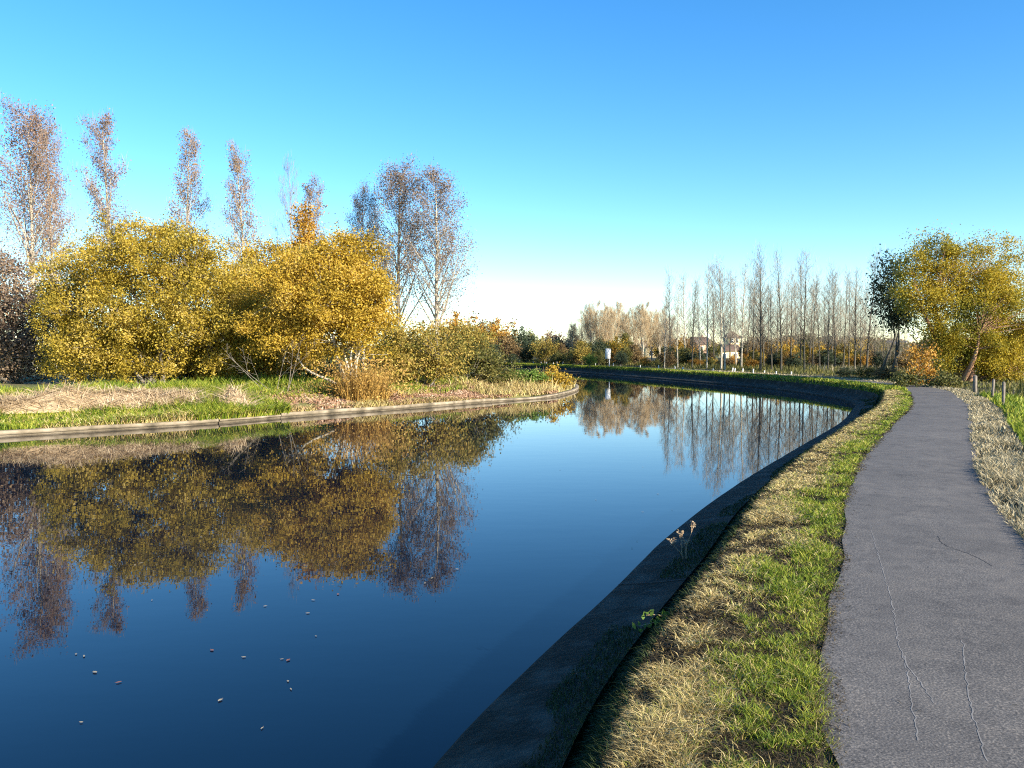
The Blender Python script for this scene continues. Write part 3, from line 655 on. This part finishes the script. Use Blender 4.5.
# bare leaning branches reaching out of the dark hollow
P = at_Y(278, 382, 31.5); t = thing('bare_branches', 'bare grey branches reaching out of the dark hollow between willows', 'branches', (P[0], P[1], float(left_z([P[:2]])[0])))
tp = []
for k in range(5):
    b = MB(); th = rng.uniform(1.2, 3.6); grow(b, b, rng, np.array([rng.normal()*.4, rng.normal()*.2, -.05]), np.array([math.cos(th)*.9, -.2+.3*math.sin(th), .8]), rng.uniform(1.3, 2.9), .017, 0, [(4, .25, R(40), .5, .1), (3, .2, R(40), .5, .1), (0, 0, 0, 0, 0)], tp, 5)
    b.build('limb', M['bark'], t, True)

# --- prototypes for the far trees and shrubs (h = height of the prototype)
def shrub_proto(seed, H, W, leaf, nl, lsz, top=1.0, name='shrub', bark='bark'):
    rng = np.random.default_rng(seed); t = thing(name, 'x', 'shrub'); br = MB(); l = MB(); P = []
    nc = 70; C = []
    for k in range(nc):
        d = rng.normal(size=3); d /= np.linalg.norm(d); r_ = rng.uniform(.4, 1.0)
        C.append(np.array([d[0]*W/2*r_, d[1]*W/2*r_, H*(.53+.47*d[2]*r_)]))
    C = np.array(C)
    for c in C: P.append(c+rng.normal(size=(nl//nc, 3))*H*.075*rng.uniform(.5, 1.4))
    P = np.vstack(P); P = P[P[:, 2] > .02]
    l.leaves(P, lsz, lsz*.65, rng, .2)
    br.tube(curve(np.array([0, 0, -.1]), np.array([0, 0, H*.6]), 6, rng, .05), np.linspace(H*.03, H*.012, 6), 6)
    for c in C[::2]: br.tube(curve(np.array([0, 0, min(c[2]*.5, H*.5)]), c, 4, rng, .08), np.linspace(H*.009, H*.003, 4), 3)
    br.build('trunk', M[bark], t, True); l.build('crown', M[leaf], t); t['h'] = float(np.percentile(P[:, 2], 99)); return t
sh = [shrub_proto(71, 4, 4.2, 'gold', 4200, .20), shrub_proto(72, 4, 3.4, 'olive', 4200, .20), shrub_proto(73, 4, 5.0, 'brown', 4200, .20)]
ush = [[False], [False], [False]]
BARE = [(46, .20, R(36), .20, .3), (7, .1, R(34), .5, .4), (3, .2, R(36), .5, .3), (0, 0, 0, 0, .2)]
bp = [make_tree('bare_poplar', 'x', 'tree', 80+k, 12, .105, BARE, 'shadebark', 'twigdark', sprays=750, spw=.014) for k in range(4)]
ubp = [[False] for _ in bp]
WIDE = [(24, .20, R(36), .36, .3), (8, .15, R(32), .45, .4), (5, .15, R(34), .5, .3), (0, 0, 0, 0, .2)]
bw_ = [make_tree('bare_tree', 'x', 'tree', 90+k, 12, .16, WIDE, 'palebark', 'twig', 'brown', 900, .12, .25, ([0, .3, 1], [.1, 1, .5]), forks=2, sprays=5200, spw=.02) for k in range(3)]
ubw = [[False] for _ in bw_]

ORD = ['first', 'second', 'third', 'fourth', 'fifth', 'sixth', 'seventh', 'eighth', 'ninth', 'tenth', 'eleventh', 'twelfth', 'thirteenth', 'fourteenth', 'fifteenth', 'sixteenth', 'seventeenth', 'eighteenth', 'nineteenth', 'twentieth']
ORD += ['twenty-'+o for o in ORD[:9]]+['thirtieth']+['thirty-'+o for o in ORD[:9]]+['fortieth']+['forty-'+o for o in ORD[:9]]+['fiftieth']
pop = [(665, 292, 74), (678.5, 284, 74), (693, 276, 72), (708, 264, 70), (722.5, 257, 68), (726, 268, 66), (737, 274, 74), (742.5, 262, 68), (748, 279, 76), (754.5, 272, 72), (762, 245, 64), (765, 262, 75), (773, 284, 64), (783, 251, 60), (792.5, 270, 66),
       (802, 255, 68), (806.5, 251, 62), (814, 270, 66), (821, 279, 70), (829.5, 274, 60), (837, 262, 66), (845, 269, 62), (850.5, 279, 68), (856, 269, 58), (862, 296, 66), (869, 249, 58), (875, 308, 64), (885, 312, 58), (891, 316, 62), (898, 318, 57), (905, 322, 60)]
rp_ = random.Random(3)
pop += [(px, rp_.uniform(262, 292), rp_.uniform(78, 92)) for px in (671, 686, 701, 715, 731, 758, 769, 778, 788, 797, 811, 825, 833, 841, 853, 865)]
pop.sort()
for k, (px, ty, Y) in enumerate(pop):
    v = k % 4
    put(bp[v], ubp[v], px, ty, Y, f'bare slender poplar, {ORD[k]} from the left in the poplar row', 0.0, random.uniform(.9, 1.2), 'tree', 'bare poplars behind the far towpath', name='bare_poplar',
        mats=({'trunk': 'palebark'} if px < 745 and k % 3 != 1 else None))  # most left trunks get the pale tone, the rest the shade-toned bark
wide = [(573, 322, 100), (582, 309, 104), (592, 303, 98), (599, 308, 106), (607, 305, 96), (616, 303, 102), (625, 310, 98), (634, 306, 104), (643, 304, 98), (652, 310, 100), (660, 308, 104), (668, 318, 98)]
for k, (px, ty, Y) in enumerate(wide):
    put(bw_[k % 3], ubw[k % 3], px, ty, Y, f'bare tan tree, {ORD[k]} from the left in the clump behind the sign', 0.0, 1.0, 'tree', 'bare tan trees behind the white sign', name='bare_tree')
SIGNX = 607.5
# shrubs under the poplars: px, top y, distance, width factor, colour
ul = [(578, 350, 88, 1.0, 'brown', 'brown shrub at the left end under the tan trees'), (588, 343, 95, 1.0, 'olive', 'olive shrub below the first tan trees'), (590, 354, 80, 1, 'green', 'bright green shrub on the far bank left of the sign'),
      (598, 350, 84, 1, 'olive', 'dark olive shrub just left of the white sign'), (606, 335, 98, .9, 'orange', 'orange tree directly behind the white sign'), (616, 338, 92, .9, 'gold', 'gold shrub right of the white sign'),
      (621, 352, 80, .9, 'darkgreen', 'dark green shrub right of the white sign'), (626, 334, 96, .7, 'olive', 'tall olive shrub under the middle tan trees'), (627, 346, 88, .7, 'gold', 'gold shrub under the middle tan trees'),
      (645, 357, 82, 1.1, 'orange', 'low orange shrub before the long cream house'), (658, 358, 84, 1, 'olive', 'low olive shrub before the long cream house'), (681, 342, 96, .6, 'gold', 'gold shrub right of the long cream house'),
      (683, 348, 84, 1, 'darkgreen', 'dark shrub between the second and third poplar'), (686, 340, 98, 1.1, 'brown', 'brown shrub behind the third poplar'), (699, 349, 82, 1, 'darkgreen', 'dark green shrub before the pink house'), (694, 349, 92, .6, 'orange', 'orange shrub hiding the pink house wall'),
      (711, 353, 86, .8, 'brown', 'brown shrub between pink house and turret house'), (713, 341, 104, .7, 'olive', 'olive tree behind the fourth poplar'), (733, 355, 78, .6, 'orange', 'orange shrub before the turret house'), (743, 342, 98, .5, 'darkgreen', 'dark conifer shaped shrub right of the turret'),
      (748, 354, 76, .9, 'orange', 'small orange shrub right of the turret house'), (756, 343, 96, 1.1, 'brown', 'brown shrub behind the tenth poplar'), (768, 343, 88, 1.1, 'orange', 'orange shrub between the poplars beyond the houses'), (781, 340, 86, 1, 'gold', 'gold tree behind the tall middle poplars'), (786, 337, 110, .7, 'darkgreen', 'dark pointed tree behind the gold tree'),
      (793, 354, 66, 1.1, 'darkgreen', 'black green bush at the foot of the middle poplars'), (803, 348, 84, 1, 'olive', 'olive bush behind the black green bush'), (815, 343, 80, 1.1, 'gold', 'bright gold tree among the right poplars'), (826, 350, 72, 1.2, 'darkgreen', 'dark bush right of the bright gold tree'),
      (838, 340, 92, 1.3, 'brown', 'brown tree behind the right poplars'), (848, 342, 80, 1, 'scrub', 'yellow olive shrub behind the right poplars'), (858, 340, 86, 1.1, 'gold', 'dull gold tree near the right end of the poplars'), (868, 345, 74, 1, 'brown', 'brown shrub near the right end of the poplars'),
      (874, 338, 96, 1.2, 'olive', 'olive tree right of the dull gold tree'), (880, 352, 62, 1, 'darkgreen', 'dark bush left of the green poplar'), (893, 346, 64, 1.1, 'darkgreen', 'dark bush under the green poplar'), (905, 350, 58, 1.0, 'brown', 'brown bush at the left foot of the big yellow tree'),
      (845, 368, 50, 2.2, 'darkgreen', 'flat dark bramble bush beside the far path bend'), (866, 366, 48, 1.6, 'olive', 'low olive bramble bush beside the path bend'), (884, 367, 45, 1.6, 'brown', 'low brown bramble bush where the path vanishes')]
for k, (px, ty, Y, wx, colr, label) in enumerate(ul):
    v = k % 3; put(sh[v], ush[v], px, ty, Y, label, 0.0, wx*random.uniform(.9, 1.1), 'shrub', None, {'crown': colr}, name='shrub')
r3 = random.Random(8); pal = ['gold', 'olive', 'brown', 'orange', 'darkgreen', 'scrub', 'brown', 'olive', 'darkgreen']
cn = {'gold': 'gold', 'olive': 'dull olive', 'brown': 'brown', 'orange': 'orange', 'darkgreen': 'dark green', 'scrub': 'yellow olive'}
for k, (px, ty, Y) in enumerate(pop):
    for j, (colr, yy, w_) in enumerate(((pal[k % 9], r3.uniform(334, 344), r3.uniform(96, 116)), (pal[(k*2+4) % 9], r3.uniform(346, 356), r3.uniform(70, 84)))):
        if k % 3 == 2: continue
        if abs(px-729) < 27 or abs(px-697) < 9:
            if j == 0: continue
            yy = 358
        v = (k+j) % 3; put(sh[v], ush[v], px+r3.uniform(-5, 5), yy, w_, f"{cn[colr]} {'tree far behind' if j == 0 else 'low shrub beside'} the {ORD[k]} bare poplar from the left", 0.0, r3.uniform(.9, 1.4), 'tree' if j == 0 else 'shrub', None, {'crown': colr}, name='shrub')
for k, (px, ty, Y) in enumerate(wide):
    if px > 640: continue
    colr = pal[(k*4+1) % 9]; v = k % 3; put(sh[v], ush[v], px, r3.uniform(338, 350), r3.uniform(86, 94), f"{cn[colr]} shrub under the {ORD[k]} bare tan tree from the left", 0.0, r3.uniform(.8, 1.1), 'shrub', None, {'crown': colr}, name='shrub')
# distant trees beyond the bend, left of the sign
bt = [(405, 335, 95, 1.0, 'brown', 'brown tree behind the scrub thicket'), (432, 332, 110, 1.1, 'olive', 'olive tree beyond the pale poplar trunk'), (457, 315, 105, .85, 'orange', 'round orange tree standing above the thicket'), (478, 330, 112, 1, 'scrub', 'olive tree right of the round orange tree'),
      (486, 322, 125, .9, 'brown', 'bare looking brown tree beyond the bend'), (498, 321, 120, .9, 'orange', 'pinkish orange tree beyond the bend'), (506, 337, 100, 1.3, 'brown', 'broad brown tree at the bend'), (493, 345, 98, 1.0, 'darkgreen', 'dark bush at the bend left of the broad brown tree'),
      (519, 329, 118, .9, 'darkgreen', 'dark green tree with pointed top at the bend'), (530, 332, 122, 1.0, 'olive', 'grey green tree behind the dark bush'), (527, 343, 100, 1.0, 'darkgreen', 'blue black bush at the bend'), (545, 338, 98, .9, 'scrub', 'round yellow green tree at the bend'),
      (553, 332, 112, .9, 'mauve', 'purple grey round tree at the bend'), (562, 344, 98, .9, 'brown', 'brown bush left of the tan tree clump'), (569, 334, 106, .9, 'darkgreen', 'dark tree at the left edge of the tan clump'), (558, 352, 92, 1.2, 'olive', 'low olive bush at the bend'), (512, 354, 94, 1.4, 'darkgreen', 'low dark bush under the broad brown tree'),
      (445, 340, 100, 1.2, 'scrub', 'wide olive tree behind the thicket'), (470, 340, 98, 1.0, 'brown', 'brown bush behind the right end of the thicket'), (418, 338, 92, 1.2, 'scrub', 'yellow olive tree behind the purple grey poplars')]
for k, (px, ty, Y, wx, colr, label) in enumerate(bt):
    v = k % 3; put(sh[v], ush[v], px, ty, Y, label, 0.0 if px > 500 else -.3, wx*random.uniform(.9, 1.1), 'tree', None, {'crown': colr}, name='distant_tree')
# far-off wood closing the horizon
wd_ = np.random.default_rng(77); l = MB(); br = MB()
for k in range(240):
    px = wd_.uniform(-150, 1250); Y = wd_.uniform(260, 420); H = wd_.uniform(5, 8.5)*(1.1 if px > 640 else .8); c = at_Y(px, 350, Y); W = H*2.2
    d = wd_.normal(size=(420, 3)); d /= np.linalg.norm(d, axis=1)[:, None]
    P = np.array([c[0], Y, -1.25+H*.5])+d*np.array([W/2, W/2, H*.5])*wd_.uniform(.5, 1.05, (420, 1)); l.leaves(P, .9, .7, wd_)
tag(l.build('far_wood', M['brown']), 'brown far-off wood along the horizon', 'wood', kind='stuff')
for p_ in (sh+bp+bw_):      # prototypes that were only copied
    if p_['label'] == 'x':
        for ch in list(p_.children): bpy.data.objects.remove(ch)
        bpy.data.objects.remove(p_)

# --- right-hand side
clump_bush('yellow_tree', 'large yellowing tree beside the path bend with reddish trunk', 'tree', 42,
           [(917, 262, 17, 26), (922, 296, 25, 24), (941, 257, 20, 26), (948, 300, 28, 34), (968, 262, 24, 34), (985, 300, 32, 44), (1005, 278, 26, 38), (1014, 325, 34, 42), (962, 338, 28, 32), (992, 352, 36, 26), (936, 342, 15, 24), (1035, 340, 30, 40), (998, 368, 30, 13), (934, 366, 15, 15), (955, 362, 18, 12)],
           (962, 396), 'righttree', 700, 120000, .27, .09, 7, 91, 'redbark', zb=-.5, stem_r=.2, sprigs=80, parts=('trunk', 'crown'), shell=.35)
b = MB()   # its stout trunk
for k in range(2): b.tube(curve(np.array([k*.55-.02, k*.4, -.2]), np.array([k*.7, k*.5+.2, 2.4]), 6, np.random.default_rng(k), .05), np.linspace(.26-.1*k, .16-.05*k, 6), 8)
b.build('main_trunk', M['redbark'], [o for o in bpy.data.objects if o.name == 'yellow_tree'][0], True)
clump_bush('green_poplar', 'dark green poplar left of the large yellowing tree', 'tree', 47, [(893, 275, 12, 26), (893, 305, 16, 26), (886, 292, 9, 20), (903, 318, 14, 16)], (893, 380), 'darkgreen', 120, 6500, .3, .13, 3, 92, 'shadebark', zb=0, stem_r=.12, sprigs=40, parts=('trunk', 'crown'))
clump_bush('orange_shrub', 'small orange leaved shrub at the foot of the big tree', 'shrub', 38, [(921, 365, 14, 22), (915, 378, 12, 10), (929, 380, 12, 9)], (921, 390), 'orange', 70, 2600, .2, .11, 5, 93, 'bark', zb=-.1, stem_r=.03, sprigs=25)
clump_bush('bramble_bush', 'olive bramble bush between path edge and reddish trunk', 'bush', 36, [(938, 383, 16, 10), (950, 386, 14, 8), (905, 380, 12, 6)], (940, 394), 'olive', 60, 2600, .18, .10, 5, 94, 'bark', zb=-.15, stem_r=.02, sprigs=25)
clump_bush('hedge', 'dark hedge at the far right behind the field', 'hedge', 56, [(1010, 368, 40, 14), (1060, 365, 60, 18), (985, 374, 20, 8)], (1015, 385), 'darkgreen', 130, 6500, .36, .16, 8, 95, 'bark', zb=-.9, stem_r=.04, sprigs=40, parts=('stems', 'leaves'))
for k, (px, py, h, label) in enumerate([(975, 394, .95, 'squared grey wooden post right of the reddish trunk'), (1003, 408, 1.0, 'thin grey wooden stake in the field at the right edge'), (992, 399, .9, 'slim grey wooden stake between the post and the right edge')]):
    P = at_z(px, py, -.75)
    for _ in range(8): P = at_z(px, py, P[2]*.5+.5*gz_outer(P[:2]))
    h *= .72; b = MB(); wv = .10 if k == 0 else .06
    b.box((0, 0, h/2-.1), (wv, wv, h+.2), .3); b.add([[-wv/2, -wv/2, h], [wv/2, -wv/2, h], [wv/2, wv/2, h], [-wv/2, wv/2, h], [0, 0, h+.05]], None, [[0, 1, 4], [1, 2, 4], [2, 3, 4], [3, 0, 4]])
    o = b.build('field_post', M['postgrey']); o.location = [float(x) for x in P]; o.rotation_euler = (random.uniform(-.06, .06), random.uniform(-.06, .06), 0); tag(o, label, 'post', 'wooden posts in the field')

# ------------------------------------------------------------------ white posts and sign of the far bank
posts = [487, 493, 499, 505, 512, 519, 526, 533, 541, 547, 553, 557.5, 562, 575.5, 595.5, 613.5, 620, 640, 658, 674.5, 683.5, 713.5, 732.5, 735, 742.5, 753.5, 765, 775, 790]
pr = None
for k, px in enumerate(posts):
    P = far_at(px, PR+.35); lab = f'short white bank post, {ORD[k]} from the left along the far towpath'; hh = random.uniform(.5, .8)
    if pr is None:
        pr = thing('bank_post', lab, 'post', (P[0], P[1], 0), .4, 'white posts along the far towpath')
        b = MB(); b.tube([[0, 0, -.15], [0, 0, .44], [0, 0, .47]], [.042, .042, .034], 8); b.add([[.034*math.cos(a), .034*math.sin(a), .47] for a in np.arange(8)*math.pi/4], [[0, 1, 2, 3], [0, 3, 4, 7], [4, 5, 6, 7]]); b.build('shaft', M['whitepaint'], pr, True)
    else: o = dup(pr, (P[0], P[1], 0), .4, (1, 1, hh), lab, None, 'white posts along the far towpath'); o.rotation_euler.x = random.uniform(-.1, .1); o.rotation_euler.y = random.uniform(-.12, .12)
P = far_at(609, .5); Yd = P[1]; k_ = Yd/F
t = thing('sign_board', 'white rectangular sign board on a single post on the far bank', 'sign', (P[0], P[1], .02), 0)
b = MB(); b.tube([[0, 0, -.2], [0, 0, 18.5*k_]], .05, 8); b.build('post', M['signgrey'], t, True)
b = MB(); b.box((-2.2*k_, -.09, 13.2*k_), (5.2*k_, .035, 10.4*k_)); o = b.build('panel', M['whitepaint'], t); o.rotation_euler.y = R(3)
b = MB()
for z in (10.5, 16): b.box((-1.3*k_, -.055, z*k_), (3.4*k_, .03, .06))
b.build('bracket', M['signgrey'], t)

# ------------------------------------------------------------------ houses far behind the poplars
def house(label, px, ybase, Y, w_, d_, h_, rh, wall_m, roof_m, wins, rz=.25, hip=False, chim=True, zb=-1.25, name='house'):
    P = at_Y(px, ybase, Y); z0 = P[2]
    t = thing(name, label, 'house', (P[0], Y, z0), rz, None)
    b = MB(); x, y = w_/2, d_/2; lo = min(-.3, zb-z0)
    V = [[-x,-y,lo],[x,-y,lo],[x,y,lo],[-x,y,lo],[-x,-y,h_],[x,-y,h_],[x,y,h_],[-x,y,h_]]
    b.add(V, [[0,1,5,4],[1,2,6,5],[2,3,7,6],[3,0,4,7]])
    if not hip: b.add([[-x,-y,h_],[-x,y,h_],[-x,0,h_+rh],[x,-y,h_],[x,y,h_],[x,0,h_+rh]], None, [[0,2,1],[3,4,5]])
    b.build('wall', M[wall_m], t)
    b = MB(); e = .3; a = x*.35 if hip else x+e; s_ = rh/(y if y else 1)
    zt = h_+rh+.06; ze = h_-e*s_+.06; xe = x+e; ye = y+e
    b.add([[-xe,-ye,ze],[xe,-ye,ze],[a,0,zt],[-a,0,zt],[xe,ye,ze],[-xe,ye,ze]], [[0,1,2,3],[4,5,3,2]], [[1,4,2],[5,0,3]] if hip else None)
    b.add([[-xe,-ye,ze-.14],[xe,-ye,ze-.14],[xe,ye,ze-.14],[-xe,ye,ze-.14],[-xe,-ye,ze],[xe,-ye,ze],[xe,ye,ze],[-xe,ye,ze]], [[0,1,5,4],[1,2,6,5],[2,3,7,6],[3,0,4,7]])
    rf = b.build('roof', M[roof_m], t)
    if chim: b = MB(); b.box((x*.45, .2, h_+rh), (.5, .5, 1.0)); b.build('chimney', M['pink'], rf)
    for (wx, wz, ww, wh) in wins:
        b = MB(); b.box((wx, -y-.02, wz), (ww+.24, .06, wh+.24)); f = b.build('window', M['whitepaint'], t)
        b = MB(); b.box((wx, -y-.06, wz), (ww, .04, wh)); b.build('pane', M['glass'], f)
house('long cream house behind the tan trees', 656, 359.5, 190, 7.5, 6, 3.0, 1.0, 'cream', 'tile', [(-2.6, 1.5, .7, 1.0), (-1, 1.5, .7, 1.0), (.7, 1.5, .7, 1.0), (2.5, 1.5, .7, 1.0)])
house('pink brick house with brown roof behind the fourth poplar', 699, 354.5, 210, 4.6, 5, 2.9, 1.7, 'pink', 'tile', [(-1, 1.6, .6, .9), (1, 1.6, .6, .9)], .4)
house('cream house with low brown roof beneath the turret', 725, 363, 175, 5.2, 5, 2.8, 1.2, 'cream', 'tile', [(-1.4, 1.5, .7, 1.0), (1.2, 1.5, .7, 1.0)], .2)
house('tall cream turret house with small hipped roof', 731.5, 360, 200, 2.9, 3, 5.8, 1.3, 'cream', 'tile', [(-.6, 4.8, .5, .9), (.6, 4.8, .5, .9)], .2, True, False, name='turret_house')
house('white house with blue slate roof at the middle poplars', 800, 355, 230, 5, 5, 2.6, 2.0, 'whitewall', 'slate', [(-1, 1.4, .6, .8), (1, 1.4, .6, .8)], .5)
house('white gabled house with dark slate roof behind the green poplar', 897, 356, 220, 5, 5, 2.2, 2.0, 'whitewall', 'slate', [(-2, 1.3, .7, .9), (2, 1.3, .7, .9)], -.9)

# ------------------------------------------------------------------ small things
fl = [(76,654),(84,656),(95,672),(119,682),(152,600),(81,722),(212,650),(244,657),(265,606),(313,600),(308,613),(316,636),(282,659),(288,660),(288,681),(291,689),(262,728),(338,594),(425,583),(432,578),(457,569),
      (97,473),(192,462),(22,442),(64,502),(201,537),(135,565),(141,563),(21,507),(648,456),(643,467),(700,484),(672,510),(643,512),(658,494),(632,548),(637,541),(220,700),(352,520),(470,505),(560,470),(596,500)]
fl.sort()
for k, (px, py) in enumerate(fl):
    P = at_z(px, py, WZ+.006); brown = k % 6 == 2
    L_ = max(.035, 4.0*P[1]/F*(.5 if py > 540 else .34))*random.uniform(.6, 1.2); el_ = random.uniform(.16, .34); b = MB(); th = np.linspace(0, 2*math.pi, 11)[:-1]
    V = [[L_*.5*math.cos(a), L_*el_*math.sin(a)*(1-.35*math.cos(a)), .04*L_*abs(math.sin(a))+.02*L_*max(0, math.cos(a))] for a in th]
    b.add(V+[[0, 0, 0]], None, [[i, (i+1) % 10, 10] for i in range(10)])
    b.tube([[-L_*.45, 0, .002], [-L_*.68, L_*.05, .003]], L_*.018, 3)
    o = b.build('floating_leaf', M['brownleaf' if brown else 'floatleaf'])
    o.location = [float(x) for x in P]; o.rotation_euler.z = random.uniform(0, 6.28)
    tag(o, f"{'brown' if brown else 'pale'} fallen leaf floating on the water, {ORD[k]} leaf from the left", 'leaf', 'fallen leaves floating on the canal')
# dry weed on the canal wall
P = at_z(686, 558, -.47); t = thing('dry_weed', 'dry brown weed stalk growing on the dark canal wall', 'weed', P)
for dx, h in ((-.10, .20), (-.04, .26), (.05, .34), (.0, .16)):
    b = MB(); hd = MB()
    p = curve(np.array([dx*.3, 0, -.02]), np.array([dx*1.6, dx*.4, h]), 6, rng, .08); b.tube(p, np.linspace(.006, .003, 6), 4)
    for q_ in range(6): e = p[-1]+rng.normal(size=3)*np.array([.025, .02, .02]); b.tube(np.array([p[-2], e]), [.003, .002], 3); hd.leaves(e+rng.normal(size=(9, 3))*.009, .018, .013, rng)
    st_ = b.build('stem', M['drystalk'], t); hd.build('seed_head', M['straw'], st_)
# green sprig hanging from the verge
P = at_z(664, 626, -.12); t = thing('bramble_sprig', 'green bramble sprig hanging from the verge over the shaded slope', 'bramble', P)
b = MB(); l = MB()
for k in range(5):
    p = curve(np.array([.12, .02*k, -.02]), np.array([-.17+.05*k, .05*rng.normal(), .04+.02*rng.normal()]), 8, rng, .06, .1); b.tube(p, np.linspace(.005, .002, 8), 4)
    l.leaves(np.repeat(p[2:], 4, 0)+rng.normal(size=(24, 3))*.016, .04, .028, rng)
b.build('stems', M['drystalk'], t); l.build('leaves', M['green'], t)
s, d, r = strip(900, 2.5, 30, PL, PR, rng); e_ = np.minimum(d-PL, PR-d); k = rng.random(len(s)) < np.exp(-e_/.13)+.03; s, d, r = s[k], d[k], r[k]
b = MB(); xs_ = np.array([PL, 1.2, 1.65, 2.1, PR]); zp = np.interp(d, xs_, .034+.012*(1-((xs_-1.65)/.8)**2))+.003
fa = rng.uniform(0, 6.28, len(s)); b.blades(np.column_stack([gpt(s, d), zp]), rng.uniform(.02, .07, len(s)), np.maximum(.003, .0009*r), np.stack([np.cos(fa)*.99, np.sin(fa)*.99, fa*0], 1), rng, 1.0)
tag(b.build('straw_litter', M['thatch']), 'scattered bits of dead grass along the asphalt edges', 'litter', kind='stuff')
# twig and cracks on the asphalt
def path_z(Q_):
    o = []
    for p in Q_:
        k = np.argmin(np.linalg.norm(G-p, axis=1)); d = float((p-G[k])@GN[k])
        xs = np.array([PL, 1.2, 1.65, 2.1, PR]); o.append(np.interp(d, xs, .034+.012*(1-((xs-1.65)/.8)**2))+.0012)
    return np.array(o)
def ground_line(pts, wd, z, name, mat):
    P = np.array([at_z(px, py, z)[:2] for px, py in pts]); C = spline(P, .03); C += rng.normal(size=C.shape)*.004
    n_ = normals(C); ww = wd*(.6+.8*vnoise(np.arange(len(C))*.35, np.zeros(len(C))))[:, None]
    zf = path_z
    V = np.concatenate([np.column_stack([C-n_*ww/2, zf(C)]), np.column_stack([C+n_*ww/2, zf(C)])]); n = len(C); i = np.arange(n-1)
    b = MB(); b.add(V, np.stack([i, i+n, i+n+1, i+1], 1)); return b.build(name, M[mat])
for pts, lab in (([(872, 530), (880, 560), (893, 605), (903, 655), (935, 702)], 'pale wandering crack in the middle of the asphalt'), ([(963, 640), (968, 690), (975, 720), (986, 760)], 'pale crack near the right side of the asphalt'), ([(905, 655), (912, 700), (918, 740)], 'faint short crack beside the middle crack')):
    struct(ground_line(pts, .0055, .0495, 'path_crack', 'crack'), lab, 'crack')
struct(ground_line([(938, 536), (941, 542), (950, 547), (968, 553), (985, 561), (992, 565)], .006, .0495, 'path_crack', 'crack_dark'), 'dark curved hairline crack at the right of the asphalt', 'crack')

# ------------------------------------------------------------------ light, sky, camera
w = bpy.data.worlds.new('World'); scene.world = w; w.use_nodes = True; nt = w.node_tree; nt.nodes.clear()
sky = nt.nodes.new('ShaderNodeTexSky'); sky.sky_type = 'NISHITA'; sky.sun_disc = False
sky.sun_elevation = SUN_EL; sky.sun_rotation = SUN_AZ; sky.altitude = 0; sky.air_density = .95; sky.dust_density = .0; sky.ozone_density = 3.0
bg = nt.nodes.new('ShaderNodeBackground'); bg.inputs[1].default_value = .107
hs = nt.nodes.new('ShaderNodeHueSaturation'); hs.inputs['Saturation'].default_value = 1.3; hs.inputs['Hue'].default_value = .501
out = nt.nodes.new('ShaderNodeOutputWorld')
nt.links.new(sky.outputs[0], hs.inputs['Color']); nt.links.new(hs.outputs[0], bg.inputs[0]); nt.links.new(bg.outputs[0], out.inputs[0])
sd = bpy.data.lights.new('sun', 'SUN'); sd.energy = 5.0; sd.angle = R(.5); sd.color = (1, .90, .74)
so = bpy.data.objects.new('sun', sd); COL.objects.link(so)
S = Vector((math.sin(SUN_AZ)*math.cos(SUN_EL), math.cos(SUN_AZ)*math.cos(SUN_EL), math.sin(SUN_EL)))
so.rotation_euler = S.to_track_quat('Z', 'Y').to_euler(); so.location = S*50
cd = bpy.data.cameras.new('camera'); cd.sensor_width = 36; cd.lens = F/1024*36; cd.clip_end = 6000; cd.clip_start = .05
co = bpy.data.objects.new('camera', cd); COL.objects.link(co); co.location = (0, 0, CAMH); co.rotation_euler = (math.pi/2-PITCH, 0, 0)
scene.camera = co
vs = scene.view_settings; vs.view_transform = 'Standard'; vs.look = 'None'; vs.exposure = 1.42; vs.gamma = 1; vs.use_curve_mapping = False
scene.cycles.max_bounces = 6; scene.cycles.use_denoising = False; scene.cycles.filter_width = 1.15
